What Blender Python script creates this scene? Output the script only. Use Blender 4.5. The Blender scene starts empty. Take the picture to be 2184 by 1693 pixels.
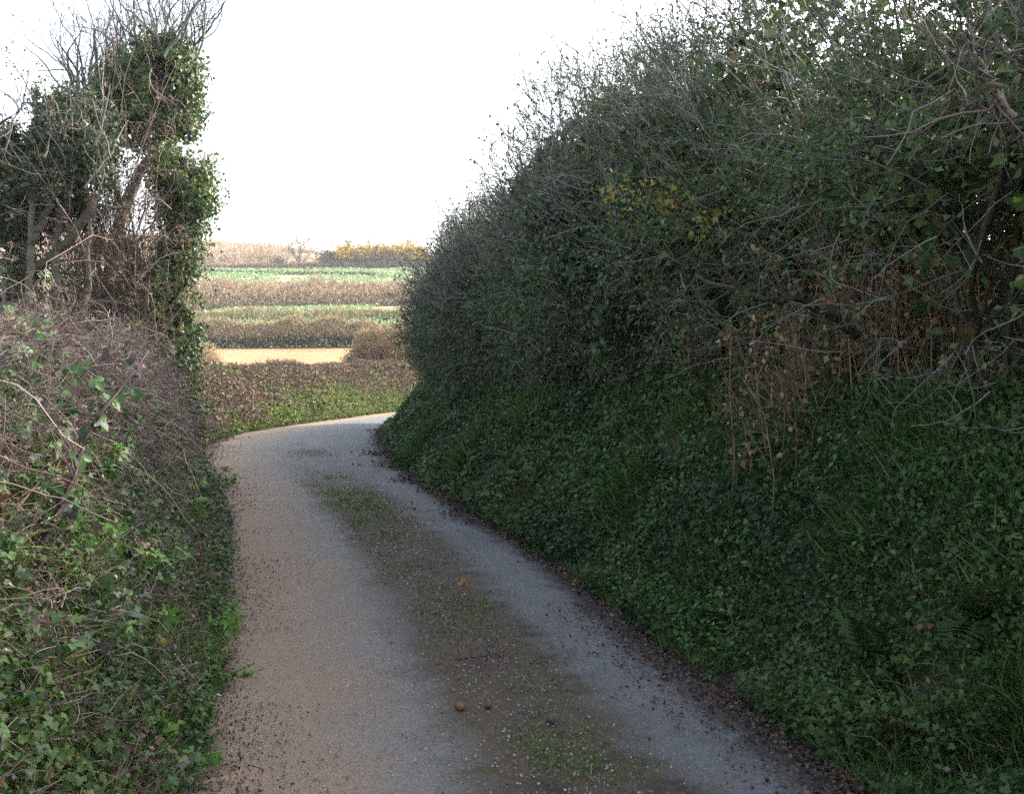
import bpy, math
import numpy as np
from mathutils import Vector

rng = np.random.default_rng(11)
C = bpy.context.scene.collection
R = math.radians

# ------------------------------------------------------------------ maths helpers
def interp(pts):
    p = np.array(pts, float)
    # monotone-ish smooth interpolation (Catmull-Rom sampled finely)
    t, v = p[:, 0], p[:, 1]
    m = np.gradient(v, t)
    def f(x):
        x = np.asarray(x, float)
        xx = np.clip(x, t[0], t[-1])
        i = np.clip(np.searchsorted(t, xx) - 1, 0, len(t) - 2)
        h = t[i + 1] - t[i]
        q = (xx - t[i]) / h
        return ((2*q**3 - 3*q**2 + 1)*v[i] + (q**3 - 2*q**2 + q)*h*m[i]
                + (-2*q**3 + 3*q**2)*v[i+1] + (q**3 - q**2)*h*m[i+1])
    return f

def sm(x):
    x = np.clip(x, 0, 1)
    return x*x*(3 - 2*x)

_lat = np.random.default_rng(5).random((64, 64, 64))
def noise3(p, scale=1.0):
    """smooth value noise, 0..1"""
    p = np.asarray(p, float) / scale
    i = np.floor(p).astype(int)
    f = p - i
    f = f*f*(3 - 2*f)
    out = 0
    for dx in (0, 1):
        for dy in (0, 1):
            for dz in (0, 1):
                w = (np.where(dx, f[..., 0], 1 - f[..., 0]) * np.where(dy, f[..., 1], 1 - f[..., 1])
                     * np.where(dz, f[..., 2], 1 - f[..., 2]))
                out = out + w * _lat[(i[..., 0] + dx) & 63, (i[..., 1] + dy) & 63, (i[..., 2] + dz) & 63]
    return out

def nz(v):
    return v / (np.linalg.norm(v, axis=-1, keepdims=True) + 1e-9)

def rvec(n):
    return nz(rng.normal(size=(n, 3)))

# ------------------------------------------------------------------ the lie of the land
XLf = interp([(-9, -.8), (0, -1.0), (3.8, -1.22), (5.0, -1.5), (7.45, -2.13), (9.5, -2.72), (12.7, -3.72), (18, -5.6),
              (21.4, -6.5), (24.5, -6.85), (28.6, -6.6), (34, -5.6), (40, -4.2), (45, -1.5), (50, 4), (54, 12), (58, 22)])
XRf = interp([(-9, 1.9), (0, 1.75), (3.8, 1.36), (5.6, .93), (8.16, .40), (11.6, -.5), (14.9, -1.36), (21.4, -2.65), (25.4, -3.2),
              (28, -3.42), (30.5, -3.4), (34, -2.6), (38, -.6), (42, 4), (46, 12), (50, 22), (58, 40)])
Hf = interp([(-9, 1.8), (40, 1.75), (48, 1.8), (55, 1.9), (60, 2.1), (80, 3.3), (84, 3.7), (95, 5.9), (115, 8.4), (131, 10.4),
             (140, 12.4), (152, 15.0), (200, 21.5), (260, 32.0), (330, 43), (400, 51.5), (600, 58), (1500, 40)])

def height(x, y):
    x = np.asarray(x, float); y = np.asarray(y, float)
    xl, xr = XLf(y), XRf(y)
    sl, sr = xl - x, x - xr
    tb = sm((y - 17) / 5)
    wl = 0.95*(1 - tb) + 2.3*tb
    hl = 1.48*(1 - tb) + 1.58*tb
    lump = (noise3(np.stack([x, y, x*0], -1), 1.3) - .5)*.42 + (noise3(np.stack([x, y, x*0 + 20], -1), .7) - .5)*.22 + (noise3(np.stack([x, y, x*0 + 7], -1), .45) - .5)*.14
    zl = hl*sm(sl / wl) + lump*sm(sl / .5)
    zr = 1.45*sm(sr / 1.7) + .5*sm((sr - 1.7)/2) + lump*sm(sr / .5)
    rel = x / np.maximum(y, 1)
    hill = Hf(y) - (rel + .3)*.085*y*sm((y - 190)/120) + (noise3(np.stack([x, y, x*0], -1), 30) - .5)*y*.006*sm((y - 90)/60)
    t = sm((y - 42) / 10)
    bl = np.where(sl > 0, zl*(1 - t) + hill*sm(sl / wl)*t, np.where(sr > 0, zr*(1 - t) + hill*sm(sr / 2)*t, -.03))
    t2 = sm((y - 55) / 4)
    return bl*(1 - t2) + hill*t2

EYE = 1.6
def at(px, py, d):
    """a sight line read off the photograph, followed to the distance d"""
    return np.array([(px - 1092)/2143*d, d, EYE - (py - 790)/2143*d])

def hit(px, py, d0=2.5):
    d = np.linspace(d0, 120, 6000)
    x = (px - 1092)/2143*d; z = EYE - (py - 790)/2143*d
    below = z <= np.maximum(height(x, d), 0)
    k = int(np.argmax(below)) if below.any() else len(d) - 1
    return np.array([x[k], d[k], z[k]])

def surf(side, y, s):
    x = XLf(y) - s if side < 0 else XRf(y) + s
    z = height(x, y)
    e = .06
    dx = (height(x + e, y) - height(x - e, y))/(2*e)
    dy = (height(x, y + e) - height(x, y - e))/(2*e)
    n = nz(np.stack([-dx, -dy, np.ones_like(x)], -1))
    return np.stack([x, y, z], -1), n

# ------------------------------------------------------------------ mesh builders
class MB:
    def __init__(self):
        self.v, self.f, self.t, self.n = [], [], [], 0
    def add(self, verts, faces, tint=None):
        """verts (V,3), faces (F,k), tint (F,)"""
        self.v.append(np.asarray(verts, np.float32))
        faces = np.asarray(faces, np.int64)
        self.f.append(faces + self.n)
        self.t.append(np.asarray(tint if tint is not None else rng.random(len(faces)), np.float32))
        self.n += len(verts)
        return self
    def build(self, name, mat, parent=None, smooth=False, uv=None):
        me = bpy.data.meshes.new(name)
        v = np.concatenate(self.v)
        me.vertices.add(len(v))
        off = np.zeros(3, np.float32)
        if parent is not None:
            off = np.array(parent['_loc'], np.float32)
        me.vertices.foreach_set('co', (v - off).astype(np.float32).ravel())
        loops = np.concatenate([f.ravel() for f in self.f])
        tot = np.concatenate([np.full(len(f), f.shape[1]) for f in self.f])
        start = np.concatenate([[0], np.cumsum(tot)[:-1]])
        me.loops.add(len(loops)); me.polygons.add(len(tot))
        me.loops.foreach_set('vertex_index', loops.astype(np.int32))
        me.polygons.foreach_set('loop_start', start.astype(np.int32))
        me.polygons.foreach_set('loop_total', tot.astype(np.int32))
        a = me.attributes.new('tint', 'FLOAT', 'FACE')
        a.data.foreach_set('value', np.concatenate(self.t))
        if smooth:
            me.polygons.foreach_set('use_smooth', np.ones(len(tot), bool))
        if uv is not None:
            l = me.uv_layers.new(name='UVMap')
            l.data.foreach_set('uv', uv[loops].astype(np.float32).ravel())
        me.update(calc_edges=True)
        me.materials.append(mat)
        o = bpy.data.objects.new(name, me)
        C.objects.link(o)
        if parent is not None:
            o.parent = parent
        return o

def scatter(mb, tpl, pos, ax, ay, az, size, tint=None, keep=None):
    """copies of a small template (verts, faces) into mb"""
    tv, tfs = tpl
    n = len(pos)
    if n == 0: return
    size = np.broadcast_to(np.asarray(size, float), (n,))
    tv = np.asarray(tv, float)
    v = (pos[:, None, :] + size[:, None, None]*(tv[None, :, 0:1]*ax[:, None, :] + tv[None, :, 1:2]*ay[:, None, :]
         + tv[None, :, 2:3]*az[:, None, :]))
    m = len(tv)
    if tint is None: tint = rng.random(n)
    base = mb.n
    for k in sorted({len(f) for f in tfs}):
        fs = np.array([f for f in tfs if len(f) == k])
        idx = (np.arange(n)[:, None, None]*m + fs[None]).reshape(-1, k)
        mb.f.append(idx + base); mb.t.append(np.repeat(tint, len(fs)).astype(np.float32))
    mb.v.append(v.reshape(-1, 3).astype(np.float32)); mb.n += n*m

KITE = ([(0, 0, 0), (.33, .42, .10), (0, 1, -.05), (-.33, .42, .10)], [(0, 1, 2, 3)])
IVY = ([(0, 0, 0), (.34, -.1, .06), (.5, .3, .1), (.26, .5, .06), (0, 1, -.1), (-.26, .5, .06), (-.5, .3, .1), (-.34, -.1, .06), (0, .35, 0)],
       [(0, 1, 2, 8), (8, 2, 3, 4), (8, 4, 5, 6), (0, 8, 6, 7)])
def _leaflet(o, a, l, w):
    c, s = math.cos(a), math.sin(a)
    p = [(0, 0, 0), (.5*w, .3*l, .05), (.42*w, .65*l, .05), (0, l, -.1), (-.42*w, .65*l, .05), (-.5*w, .3*l, .05), (0, .5*l, -.02)]
    return [(o[0] + c*x - s*y, o[1] + s*x + c*y, z) for x, y, z in p]
_b = []
_bf = []
for o, a, l, w in (((0, .2), 0, .8, .62), ((.06, .12), -1.25, .62, .5), ((-.06, .12), 1.25, .62, .5)):
    k = len(_b); _b += _leaflet(o, a, l, w)
    _bf += [(k, k+1, k+2, k+6), (k+6, k+2, k+3), (k+6, k+3, k+4), (k, k+6, k+4, k+5)]
BRAMBLE = (_b, _bf)
BLADE = ([(-.035, 0, 0), (.035, 0, 0), (.03, .4, .04), (-.03, .4, .04), (.02, .75, .17), (-.02, .75, .17), (0, 1, .36)],
         [(0, 1, 2, 3), (3, 2, 4, 5), (5, 4, 6)])
# fern frond: a curved rachis with paired pinnae
_fv, _ff = [], []
for i in range(13):
    t = .08 + i/13*.92
    l = .26*math.sin(min(1, t*1.15 + .12)*math.pi)**.7 if t < .9 else .05
    zz = .55*t - .75*t*t
    for sgn in (-1, 1):
        k = len(_fv)
        _fv += [(0, t, zz), (sgn*l*.5, t + .06 + .1*l, zz - .01), (sgn*l, t + .12*l + .06, zz - .09*l*4*.3), (sgn*l*.5, t - .02, zz - .012)]
        _ff.append((k, k+1, k+2, k+3))
FERN = (_fv, _ff)

def leaves(mb, tpl, pos, nrm, size, spread=.8, droop=.3, tint=None):
    n = len(pos)
    az = nz(nrm + rng.normal(size=(n, 3))*spread)
    ref = rvec(n) - np.array([0, 0, droop*1.5])
    ay = nz(ref - (ref*az).sum(-1, keepdims=True)*az)
    ax = np.cross(ay, az)
    scatter(mb, tpl, pos, ax, ay, az, size, tint)

def blades(mb, pos, nrm, size, lean=.45, width=1.0, tint=None):
    n = len(pos)
    ay = nz(nrm*.5 + np.array([0, 0, .7]) + rng.normal(size=(n, 3))*lean)
    out = rng.normal(size=(n, 3)) + nrm*.6 - np.array([0, 0, 1.0])
    az = nz(out - (out*ay).sum(-1, keepdims=True)*ay)
    ax = np.cross(ay, az)*width
    scatter(mb, BLADE, pos, ax, ay, az, size, tint)

def tubes(mb, P, rad, sides=3, tint=None):
    """P (N,K,3), rad (N,K)"""
    N, K, _ = P.shape
    if N == 0: return
    T = np.gradient(P, axis=1); T = nz(T)
    ref = np.where(np.abs(T[:, :1, 2:3]) > .8, np.array([1., 0, 0]), np.array([0, 0, 1.]))
    U = nz(np.cross(T, np.broadcast_to(ref, T.shape)))
    V = np.cross(T, U)
    a = np.arange(sides)/sides*2*math.pi
    ring = (U[:, :, None, :]*np.cos(a)[None, None, :, None] + V[:, :, None, :]*np.sin(a)[None, None, :, None])*rad[:, :, None, None] + P[:, :, None, :]
    v = ring.reshape(-1, 3)
    n, k, s = np.meshgrid(np.arange(N), np.arange(K - 1), np.arange(sides), indexing='ij')
    b = (n*K + k)*sides
    s2 = (s + 1) % sides
    f = np.stack([b + s, b + s2, b + sides + s2, b + sides + s], -1).reshape(-1, 4)
    if tint is None: tint = rng.random(N)
    mb.add(v, f, np.repeat(tint, (K - 1)*sides))

def walk(start, d0, length, K=5, wig=.25, grav=0.0, up=0.0):
    n = len(start)
    length = np.broadcast_to(np.asarray(length, float), (n,))
    P = np.empty((n, K, 3)); P[:, 0] = start
    d = nz(np.asarray(d0, float))
    st = (length/(K - 1))[:, None]
    for k in range(1, K):
        d = nz(d + rng.normal(size=(n, 3))*wig + np.array([0, 0, up - grav]))
        P[:, k] = P[:, k-1] + d*st
    return P

def sprout(P, n, wig=.8, tmin=.2, tmax=1.0):
    """n starting points spread over paths P with directions swung off the parent"""
    N, K, _ = P.shape
    i = rng.integers(0, N, n)
    t = (tmin + (tmax - tmin)*rng.random(n))*(K - 1)
    k = np.minimum(t.astype(int), K - 2)
    q = (t - k)[:, None]
    a, b = P[i, k], P[i, k+1]
    return a*(1 - q) + b*q, nz(nz(b - a) + rng.normal(size=(n, 3))*wig), i

def taper(n, K, r0, r1):
    r0 = np.broadcast_to(np.asarray(r0, float), (n,))
    return r0[:, None]*(1 + (r1 - 1)*np.linspace(0, 1, K)[None])

def polyline(pts, K=24):
    pts = np.asarray(pts, float)
    if len(pts) == 2: pts = np.array([pts[0], (pts[0]+pts[1])/2, pts[1]])
    t = np.linspace(0, 1, len(pts))
    q = np.linspace(0, 1, K)
    return np.stack([interp(np.stack([t, pts[:, a]], 1))(q) for a in range(3)], -1)

# ------------------------------------------------------------------ materials
def nodes(name):
    m = bpy.data.materials.new(name); m.use_nodes = True
    nt = m.node_tree; nt.nodes.clear()
    out = nt.nodes.new('ShaderNodeOutputMaterial')
    return m, nt, out

def ramp(nt, fac, stops):
    r = nt.nodes.new('ShaderNodeValToRGB')
    e = r.color_ramp.elements
    while len(e) > 1: e.remove(e[-1])
    for i, (p, c) in enumerate(stops):
        q = e[0] if i == 0 else e.new(p)
        q.position = p; q.color = (*c, 1)
    nt.links.new(fac, r.inputs[0])
    return r.outputs[0]

def plant_mat(name, stops, rough=.5, spec=.4, trans=.25, bump=False):
    m, nt, out = nodes(name)
    a = nt.nodes.new('ShaderNodeAttribute'); a.attribute_name = 'tint'
    col = ramp(nt, a.outputs['Fac'], stops)
    if bump:
        tc = nt.nodes.new('ShaderNodeNewGeometry')
        no = nt.nodes.new('ShaderNodeTexNoise'); no.inputs['Scale'].default_value = 25; no.inputs['Detail'].default_value = 5
        nt.links.new(tc.outputs['Position'], no.inputs['Vector'])
        mx = nt.nodes.new('ShaderNodeMix'); mx.data_type = 'RGBA'; mx.blend_type = 'MULTIPLY'; mx.inputs[0].default_value = .7
        nt.links.new(col, mx.inputs[6])
        nt.links.new(ramp(nt, no.outputs['Fac'], [(.3, (.45, .45, .42)), (.7, (1.3, 1.3, 1.3))]), mx.inputs[7])
        col = mx.outputs[2]
    p = nt.nodes.new('ShaderNodeBsdfPrincipled')
    p.inputs['Roughness'].default_value = rough
    p.inputs['Specular IOR Level'].default_value = spec
    nt.links.new(col, p.inputs['Base Color'])
    if bump:
        bp = nt.nodes.new('ShaderNodeBump'); bp.inputs['Strength'].default_value = .8; bp.inputs['Distance'].default_value = .02
        nt.links.new(no.outputs['Fac'], bp.inputs['Height']); nt.links.new(bp.outputs[0], p.inputs['Normal'])
    sh = p.outputs[0]
    if trans > 0:
        t = nt.nodes.new('ShaderNodeBsdfTranslucent'); nt.links.new(col, t.inputs[0])
        mx = nt.nodes.new('ShaderNodeMixShader'); mx.inputs[0].default_value = trans
        nt.links.new(sh, mx.inputs[1]); nt.links.new(t.outputs[0], mx.inputs[2]); sh = mx.outputs[0]
    nt.links.new(sh, out.inputs[0])
    return m

M = {}
M['ivy'] = plant_mat('ivy_leaf', [(0, (.026, .055, .014)), (.45, (.055, .105, .024)), (.8, (.105, .16, .034)), (.95, (.20, .22, .05)), (1, (.16, .10, .05))], .42, .4, .25)
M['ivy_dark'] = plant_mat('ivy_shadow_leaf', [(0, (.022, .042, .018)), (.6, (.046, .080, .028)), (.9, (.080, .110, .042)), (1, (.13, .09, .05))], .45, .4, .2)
M['bank'] = plant_mat('bank_leaf', [(0, (.020, .046, .014)), (.45, (.036, .080, .022)), (.8, (.066, .120, .028)), (.93, (.115, .16, .042)), (1, (.12, .075, .042))], .55, .22, .25)
M['vergeivy'] = plant_mat('verge_ivy_leaf', [(0, (.020, .050, .012)), (.45, (.040, .092, .018)), (.8, (.075, .145, .026)), (.95, (.14, .18, .04)), (1, (.15, .09, .05))], .5, .3, .25)
M['bankgrass'] = plant_mat('bank_grass_blade', [(0, (.026, .070, .014)), (.5, (.050, .125, .022)), (.85, (.09, .17, .034)), (1, (.24, .21, .11))], .5, .3, .3)
M['bankherb'] = plant_mat('bank_weed_leaf', [(0, (.026, .078, .014)), (.6, (.046, .135, .022)), (1, (.09, .19, .036))], .5, .3, .3)
M['hedge'] = plant_mat('hedge_leaf', [(0, (.030, .062, .022)), (.45, (.060, .108, .034)), (.8, (.105, .155, .044)), (.93, (.14, .17, .06)), (1, (.17, .11, .055))], .55, .25, .25)
M['autumn'] = plant_mat('autumn_leaf', [(0, (.06, .14, .02)), (.5, (.18, .22, .03)), (.8, (.30, .20, .04)), (1, (.28, .10, .03))], .45, .3, .35)
M['bramble'] = plant_mat('bramble_leaf', [(0, (.034, .080, .022)), (.55, (.065, .135, .034)), (.68, (.075, .095, .075)), (.86, (.085, .065, .078)), (.95, (.10, .07, .06)), (1, (.17, .07, .045))], .5, .3, .2)  # greyer stops mix purple leaf colour with a painted blue-grey sheen
M['herb'] = plant_mat('herb_leaf', [(0, (.05, .125, .018)), (.6, (.085, .20, .028)), (1, (.16, .28, .05))], .5, .3, .3)
M['grass'] = plant_mat('grass_blade', [(0, (.045, .10, .018)), (.5, (.085, .17, .03)), (.85, (.15, .23, .055)), (1, (.32, .28, .14))], .5, .3, .3)
M['drygrass'] = plant_mat('dry_grass', [(0, (.20, .14, .08)), (.5, (.32, .25, .14)), (1, (.46, .38, .23))], .8, .1, .3)
M['twig'] = plant_mat('brown_twig', [(0, (.080, .055, .050)), (.5, (.15, .108, .095)), (.85, (.26, .20, .17)), (1, (.40, .33, .27))], .6, .2, 0)
M['twiggrey'] = plant_mat('grey_twig', [(0, (.055, .060, .048)), (.5, (.105, .112, .092)), (1, (.24, .245, .215))], .65, .2, 0)
M['cane'] = plant_mat('purple_cane', [(0, (.035, .018, .024)), (.5, (.06, .028, .034)), (1, (.15, .06, .04))], .5, .3, 0)
M['bark'] = plant_mat('bark', [(0, (.085, .075, .060)), (1, (.14, .125, .10))], .8, .2, 0, bump=True)
M['darkbark'] = plant_mat('dark_bark', [(0, (.045, .040, .026)), (1, (.07, .06, .038))], .85, .15, 0, bump=True)
M['bracken'] = plant_mat('dead_bracken', [(0, (.14, .08, .045)), (.5, (.24, .15, .095)), (1, (.38, .28, .19))], .7, .2, .25)
M['scrub'] = plant_mat('winter_scrub', [(0, (.21, .145, .095)), (.5, (.36, .26, .17)), (.85, (.50, .39, .26)), (1, (.60, .50, .36))], .95, .03, .2)
M['bankbrown'] = plant_mat('bank_dead_growth', [(0, (.085, .066, .05)), (.5, (.155, .12, .088)), (.85, (.225, .18, .13)), (1, (.31, .25, .18))], .95, .03, .2)
M['scrubgreen'] = plant_mat('green_scrub', [(0, (.06, .085, .03)), (.6, (.11, .15, .045)), (1, (.22, .22, .10))], .95, .03, .25)
M['scrubdark'] = plant_mat('dark_scrub', [(0, (.035, .045, .025)), (.7, (.075, .075, .045)), (1, (.15, .12, .075))], .95, .03, .2)
M['gorse'] = plant_mat('gorse_flower', [(0, (.55, .33, .02)), (1, (.85, .58, .03))], .6, .2, .2)
M['crop'] = plant_mat('crop_leaf', [(0, (.17, .27, .11)), (.6, (.27, .38, .19)), (1, (.48, .55, .36))], .95, .03, .2)
M['litter'] = plant_mat('leaf_litter', [(0, (.035, .025, .02)), (.5, (.075, .05, .04)), (.9, (.12, .08, .06)), (1, (.22, .13, .07))], .8, .2, 0)
M['grit'] = plant_mat('grit', [(0, (.10, .09, .08)), (.6, (.24, .215, .19)), (1, (.50, .47, .43))], .85, .2, 0)
M['yellow'] = plant_mat('yellow_petal', [(0, (.75, .55, .02)), (1, (.85, .68, .04))], .4, .3, .2)
M['orange'] = plant_mat('orange_leaf', [(0, (.32, .15, .03)), (1, (.38, .19, .04))], .6, .2, .2)
M['shell'] = plant_mat('white_shell', [(0, (.78, .76, .72)), (1, (.85, .84, .80))], .3, .5, 0)
M['clod'] = plant_mat('earth_clod', [(0, (.20, .12, .07)), (1, (.26, .16, .10))], .9, .1, 0, bump=True)
M['stone'] = plant_mat('dark_stone', [(0, (.07, .06, .055)), (1, (.11, .10, .09))], .8, .2, 0, bump=True)

def noise_ground(name, stops, scale, stops2, scale2, rough=.9, bump=.5, dist=.03):
    m, nt, out = nodes(name)
    g = nt.nodes.new('ShaderNodeNewGeometry')
    n1 = nt.nodes.new('ShaderNodeTexNoise'); n1.inputs['Scale'].default_value = scale; n1.inputs['Detail'].default_value = 8
    n2 = nt.nodes.new('ShaderNodeTexNoise'); n2.inputs['Scale'].default_value = scale2; n2.inputs['Detail'].default_value = 6
    for n in (n1, n2): nt.links.new(g.outputs['Position'], n.inputs['Vector'])
    mx = nt.nodes.new('ShaderNodeMix'); mx.data_type = 'RGBA'; mx.blend_type = 'MULTIPLY'; mx.inputs[0].default_value = 1
    nt.links.new(ramp(nt, n1.outputs['Fac'], stops), mx.inputs[6]); nt.links.new(ramp(nt, n2.outputs['Fac'], stops2), mx.inputs[7])
    p = nt.nodes.new('ShaderNodeBsdfPrincipled'); p.inputs['Roughness'].default_value = rough; p.inputs['Specular IOR Level'].default_value = .2
    nt.links.new(mx.outputs[2], p.inputs['Base Color'])
    b = nt.nodes.new('ShaderNodeBump'); b.inputs['Strength'].default_value = bump; b.inputs['Distance'].default_value = dist
    nt.links.new(n2.outputs['Fac'], b.inputs['Height']); nt.links.new(b.outputs[0], p.inputs['Normal'])
    nt.links.new(p.outputs[0], out.inputs[0])
    return m
W2 = [(.3, (.6, .6, .6)), (.7, (1.2, 1.2, 1.2))]
M['earth'] = noise_ground('bank_earth', [(.3, (.035, .030, .020)), (.6, (.055, .055, .028)), (.8, (.08, .06, .045))], 1.2, W2, 18)
M['soilfield'] = noise_ground('soil_field', [(.3, (.32, .18, .09)), (.7, (.44, .265, .135))], .25, W2, 3)
M['cropfield'] = noise_ground('crop_field', [(.3, (.26, .32, .16)), (.7, (.36, .38, .21))], .2, W2, 2.5)
M['rough'] = noise_ground('rough_grass', [(.3, (.28, .22, .12)), (.5, (.34, .25, .17)), (.7, (.25, .27, .13))], .12, W2, 1.5)
M['hill'] = noise_ground('bracken_hill', [(.3, (.42, .30, .22)), (.55, (.52, .40, .28)), (.75, (.42, .37, .25))], .03, W2, .4)

def lane_mat():
    m, nt, out = nodes('worn_lane')
    L = nt.links.new
    uv = nt.nodes.new('ShaderNodeUVMap'); uv.uv_map = 'UVMap'
    g = nt.nodes.new('ShaderNodeNewGeometry')
    sep = nt.nodes.new('ShaderNodeSeparateXYZ'); L(uv.outputs[0], sep.inputs[0])
    def noi(scale, detail=6, rough=.6, off=0):
        n = nt.nodes.new('ShaderNodeTexNoise'); n.inputs['Scale'].default_value = scale; n.inputs['Detail'].default_value = detail
        n.inputs['Roughness'].default_value = rough
        mp = nt.nodes.new('ShaderNodeMapping'); mp.inputs['Location'].default_value = (off, off*.7, 0)
        L(g.outputs['Position'], mp.inputs[0]); L(mp.outputs[0], n.inputs['Vector'])
        return n.outputs['Fac']
    def math_(op, a, b=None, c=None):
        n = nt.nodes.new('ShaderNodeMath'); n.operation = op
        for i, q in enumerate((a, b, c)):
            if q is None: continue
            if isinstance(q, (int, float)): n.inputs[i].default_value = q
            else: L(q, n.inputs[i])
        return n.outputs[0]
    def step(v, a, b):
        n = nt.nodes.new('ShaderNodeMapRange'); n.interpolation_type = 'SMOOTHSTEP'
        L(v, n.inputs[0]); n.inputs[1].default_value = a; n.inputs[2].default_value = b
        return n.outputs[0]
    def mix(f, a, b, mode='MIX'):
        n = nt.nodes.new('ShaderNodeMix'); n.data_type = 'RGBA'; n.blend_type = mode
        for i, q in ((0, f), (6, a), (7, b)):
            if isinstance(q, (int, float)): n.inputs[i].default_value = q
            elif isinstance(q, tuple): n.inputs[i].default_value = (*q, 1)
            else: L(q, n.inputs[i])
        return n.outputs[2]
    u = sep.outputs[0]; v = sep.outputs[1]
    big = noi(.9, 5); mid = noi(4, 6, .65, 3); fine = noi(60, 4, .7, 9); grit = noi(170, 2, .6, 5); mid2 = noi(2.2, 6, .6, 17)
    uu = math_('ADD', u, math_('MULTIPLY', math_('SUBTRACT', mid, .5), .16))
    uu = math_('ADD', uu, math_('MULTIPLY', math_('SUBTRACT', mid2, .5), .12))
    # worn tarmac
    tar = ramp(nt, big, [(.3, (.122, .128, .131)), (.7, (.160, .166, .168))])
    # brown dust over the left half, paled to paint in the opener light there
    lit_dust = step(math_('ADD', uu, math_('MULTIPLY', math_('SUBTRACT', big, .5), .5)), .52, .12)
    c = mix(math_('MULTIPLY', lit_dust, .85), tar, (.245, .18, .125))
    # middle strip of dirt and moss
    d = math_('ABSOLUTE', math_('SUBTRACT', uu, .575))
    strip = step(d, .235, .09)
    fade = step(v, 17.5, 12.5)      # it dies out towards the bend
    patch = math_('MULTIPLY', step(math_('ABSOLUTE', math_('SUBTRACT', v, 19.2)), 1.3, .3), step(d, .16, .04))
    strip = math_('MAXIMUM', math_('MULTIPLY', strip, fade), math_('MULTIPLY', patch, .8))
    dirt = ramp(nt, mid, [(.3, (.042, .034, .025)), (.5, (.080, .062, .043)), (.7, (.066, .058, .028))])
    c = mix(math_('MULTIPLY', strip, step(math_('ADD', mid2, math_('MULTIPLY', fine, .35)), .36, .56)), c, dirt)
    # dark damp litter along the right edge, a thin line on the left
    er = step(uu, .86, .97)
    c = mix(math_('MULTIPLY', er, .85), c, (.032, .030, .027))
    el = step(uu, .055, 0.0)
    c = mix(math_('MULTIPLY', el, .7), c, (.085, .058, .036))
    # grain
    c = mix(1.0, c, ramp(nt, fine, [(.3, (.72, .72, .72)), (.7, (1.22, 1.22, 1.22))]), 'MULTIPLY')
    c = mix(1.0, c, ramp(nt, grit, [(.32, (.55, .55, .55)), (.5, (1, 1, 1)), (.72, (1.45, 1.43, 1.4))]), 'MULTIPLY')
    p = nt.nodes.new('ShaderNodeBsdfPrincipled'); p.inputs['Roughness'].default_value = .85; p.inputs['Specular IOR Level'].default_value = .25
    L(c, p.inputs['Base Color'])
    b = nt.nodes.new('ShaderNodeBump'); b.inputs['Strength'].default_value = .5; b.inputs['Distance'].default_value = .008
    L(math_('ADD', grit, math_('MULTIPLY', fine, .8)), b.inputs['Height']); L(b.outputs[0], p.inputs['Normal'])
    L(p.outputs[0], out.inputs[0])
    return m
M['lane'] = lane_mat()

# ------------------------------------------------------------------ naming
def tag(o, label=None, cat=None, group=None, kind=None):
    if label: o['label'] = label
    if cat: o['category'] = cat
    if group: o['group'] = group
    if kind: o['kind'] = kind
    return o

def thing(name, label, cat, loc, group=None):
    o = bpy.data.objects.new(name, None); C.objects.link(o)
    o.location = [float(a) for a in loc]; o['_loc'] = [float(a) for a in loc]
    o.empty_display_size = .2
    return tag(o, label, cat, group)

# ------------------------------------------------------------------ ground, fields, hill, lane
ys = np.concatenate([np.arange(-8, 50, .25), np.arange(50, 70, .5), np.geomspace(70, 1500, 110)])
sL = np.concatenate([np.arange(0, 2.6, .13), np.geomspace(2.6, 40, 18), np.geomspace(46, 700, 26)])
sR = np.concatenate([np.arange(0, 3.0, .15), np.geomspace(3.0, 40, 18), np.geomspace(46, 700, 26)])
gy = ys[:, None]
gx = np.concatenate([XLf(gy) - sL[::-1][None], XLf(gy) + (XRf(gy) - XLf(gy))*np.linspace(0, 1, 8)[1:-1][None], XRf(gy) + sR[None]], 1)
gyy = np.broadcast_to(gy, gx.shape)
gz = height(gx, gyy)
ny, nx = gx.shape
GV = np.stack([gx, gyy, gz], -1).reshape(-1, 3)
i, j = np.meshgrid(np.arange(ny - 1), np.arange(nx - 1), indexing='ij')
GF = np.stack([i*nx + j, i*nx + j + 1, (i+1)*nx + j + 1, (i+1)*nx + j], -1).reshape(-1, 4)
fc = GV[GF].mean(1)
def b2(x): return 129 + (np.clip(x, -48, 12) + 11)*.62      # far edge of the lower crop field
fy = fc[:, 1]; fx = fc[:, 0]
zone = np.full(len(GF), 'ground', dtype=object)
zone[(fy > 54) & (fy <= 84)] = 'soil_field'
zone[(fy > 84) & (fy <= b2(fx))] = 'crop_field'
zone[(fy > b2(fx)) & (fy <= 148)] = 'terrain'
zone[(fy > 148) & (fy <= 203)] = 'upper_field'
zone[fy > 203] = 'hill'
for nm, mt in (('ground', 'earth'), ('soil_field', 'soilfield'), ('crop_field', 'cropfield'), ('terrain', 'rough'), ('upper_field', 'cropfield'), ('hill', 'hill')):
    f = GF[zone == nm]
    used, inv = np.unique(f, return_inverse=True)
    o = MB().add(GV[used], inv.reshape(-1, 4)).build(nm, M[mt], smooth=True)
    tag(o, kind='structure')

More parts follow.
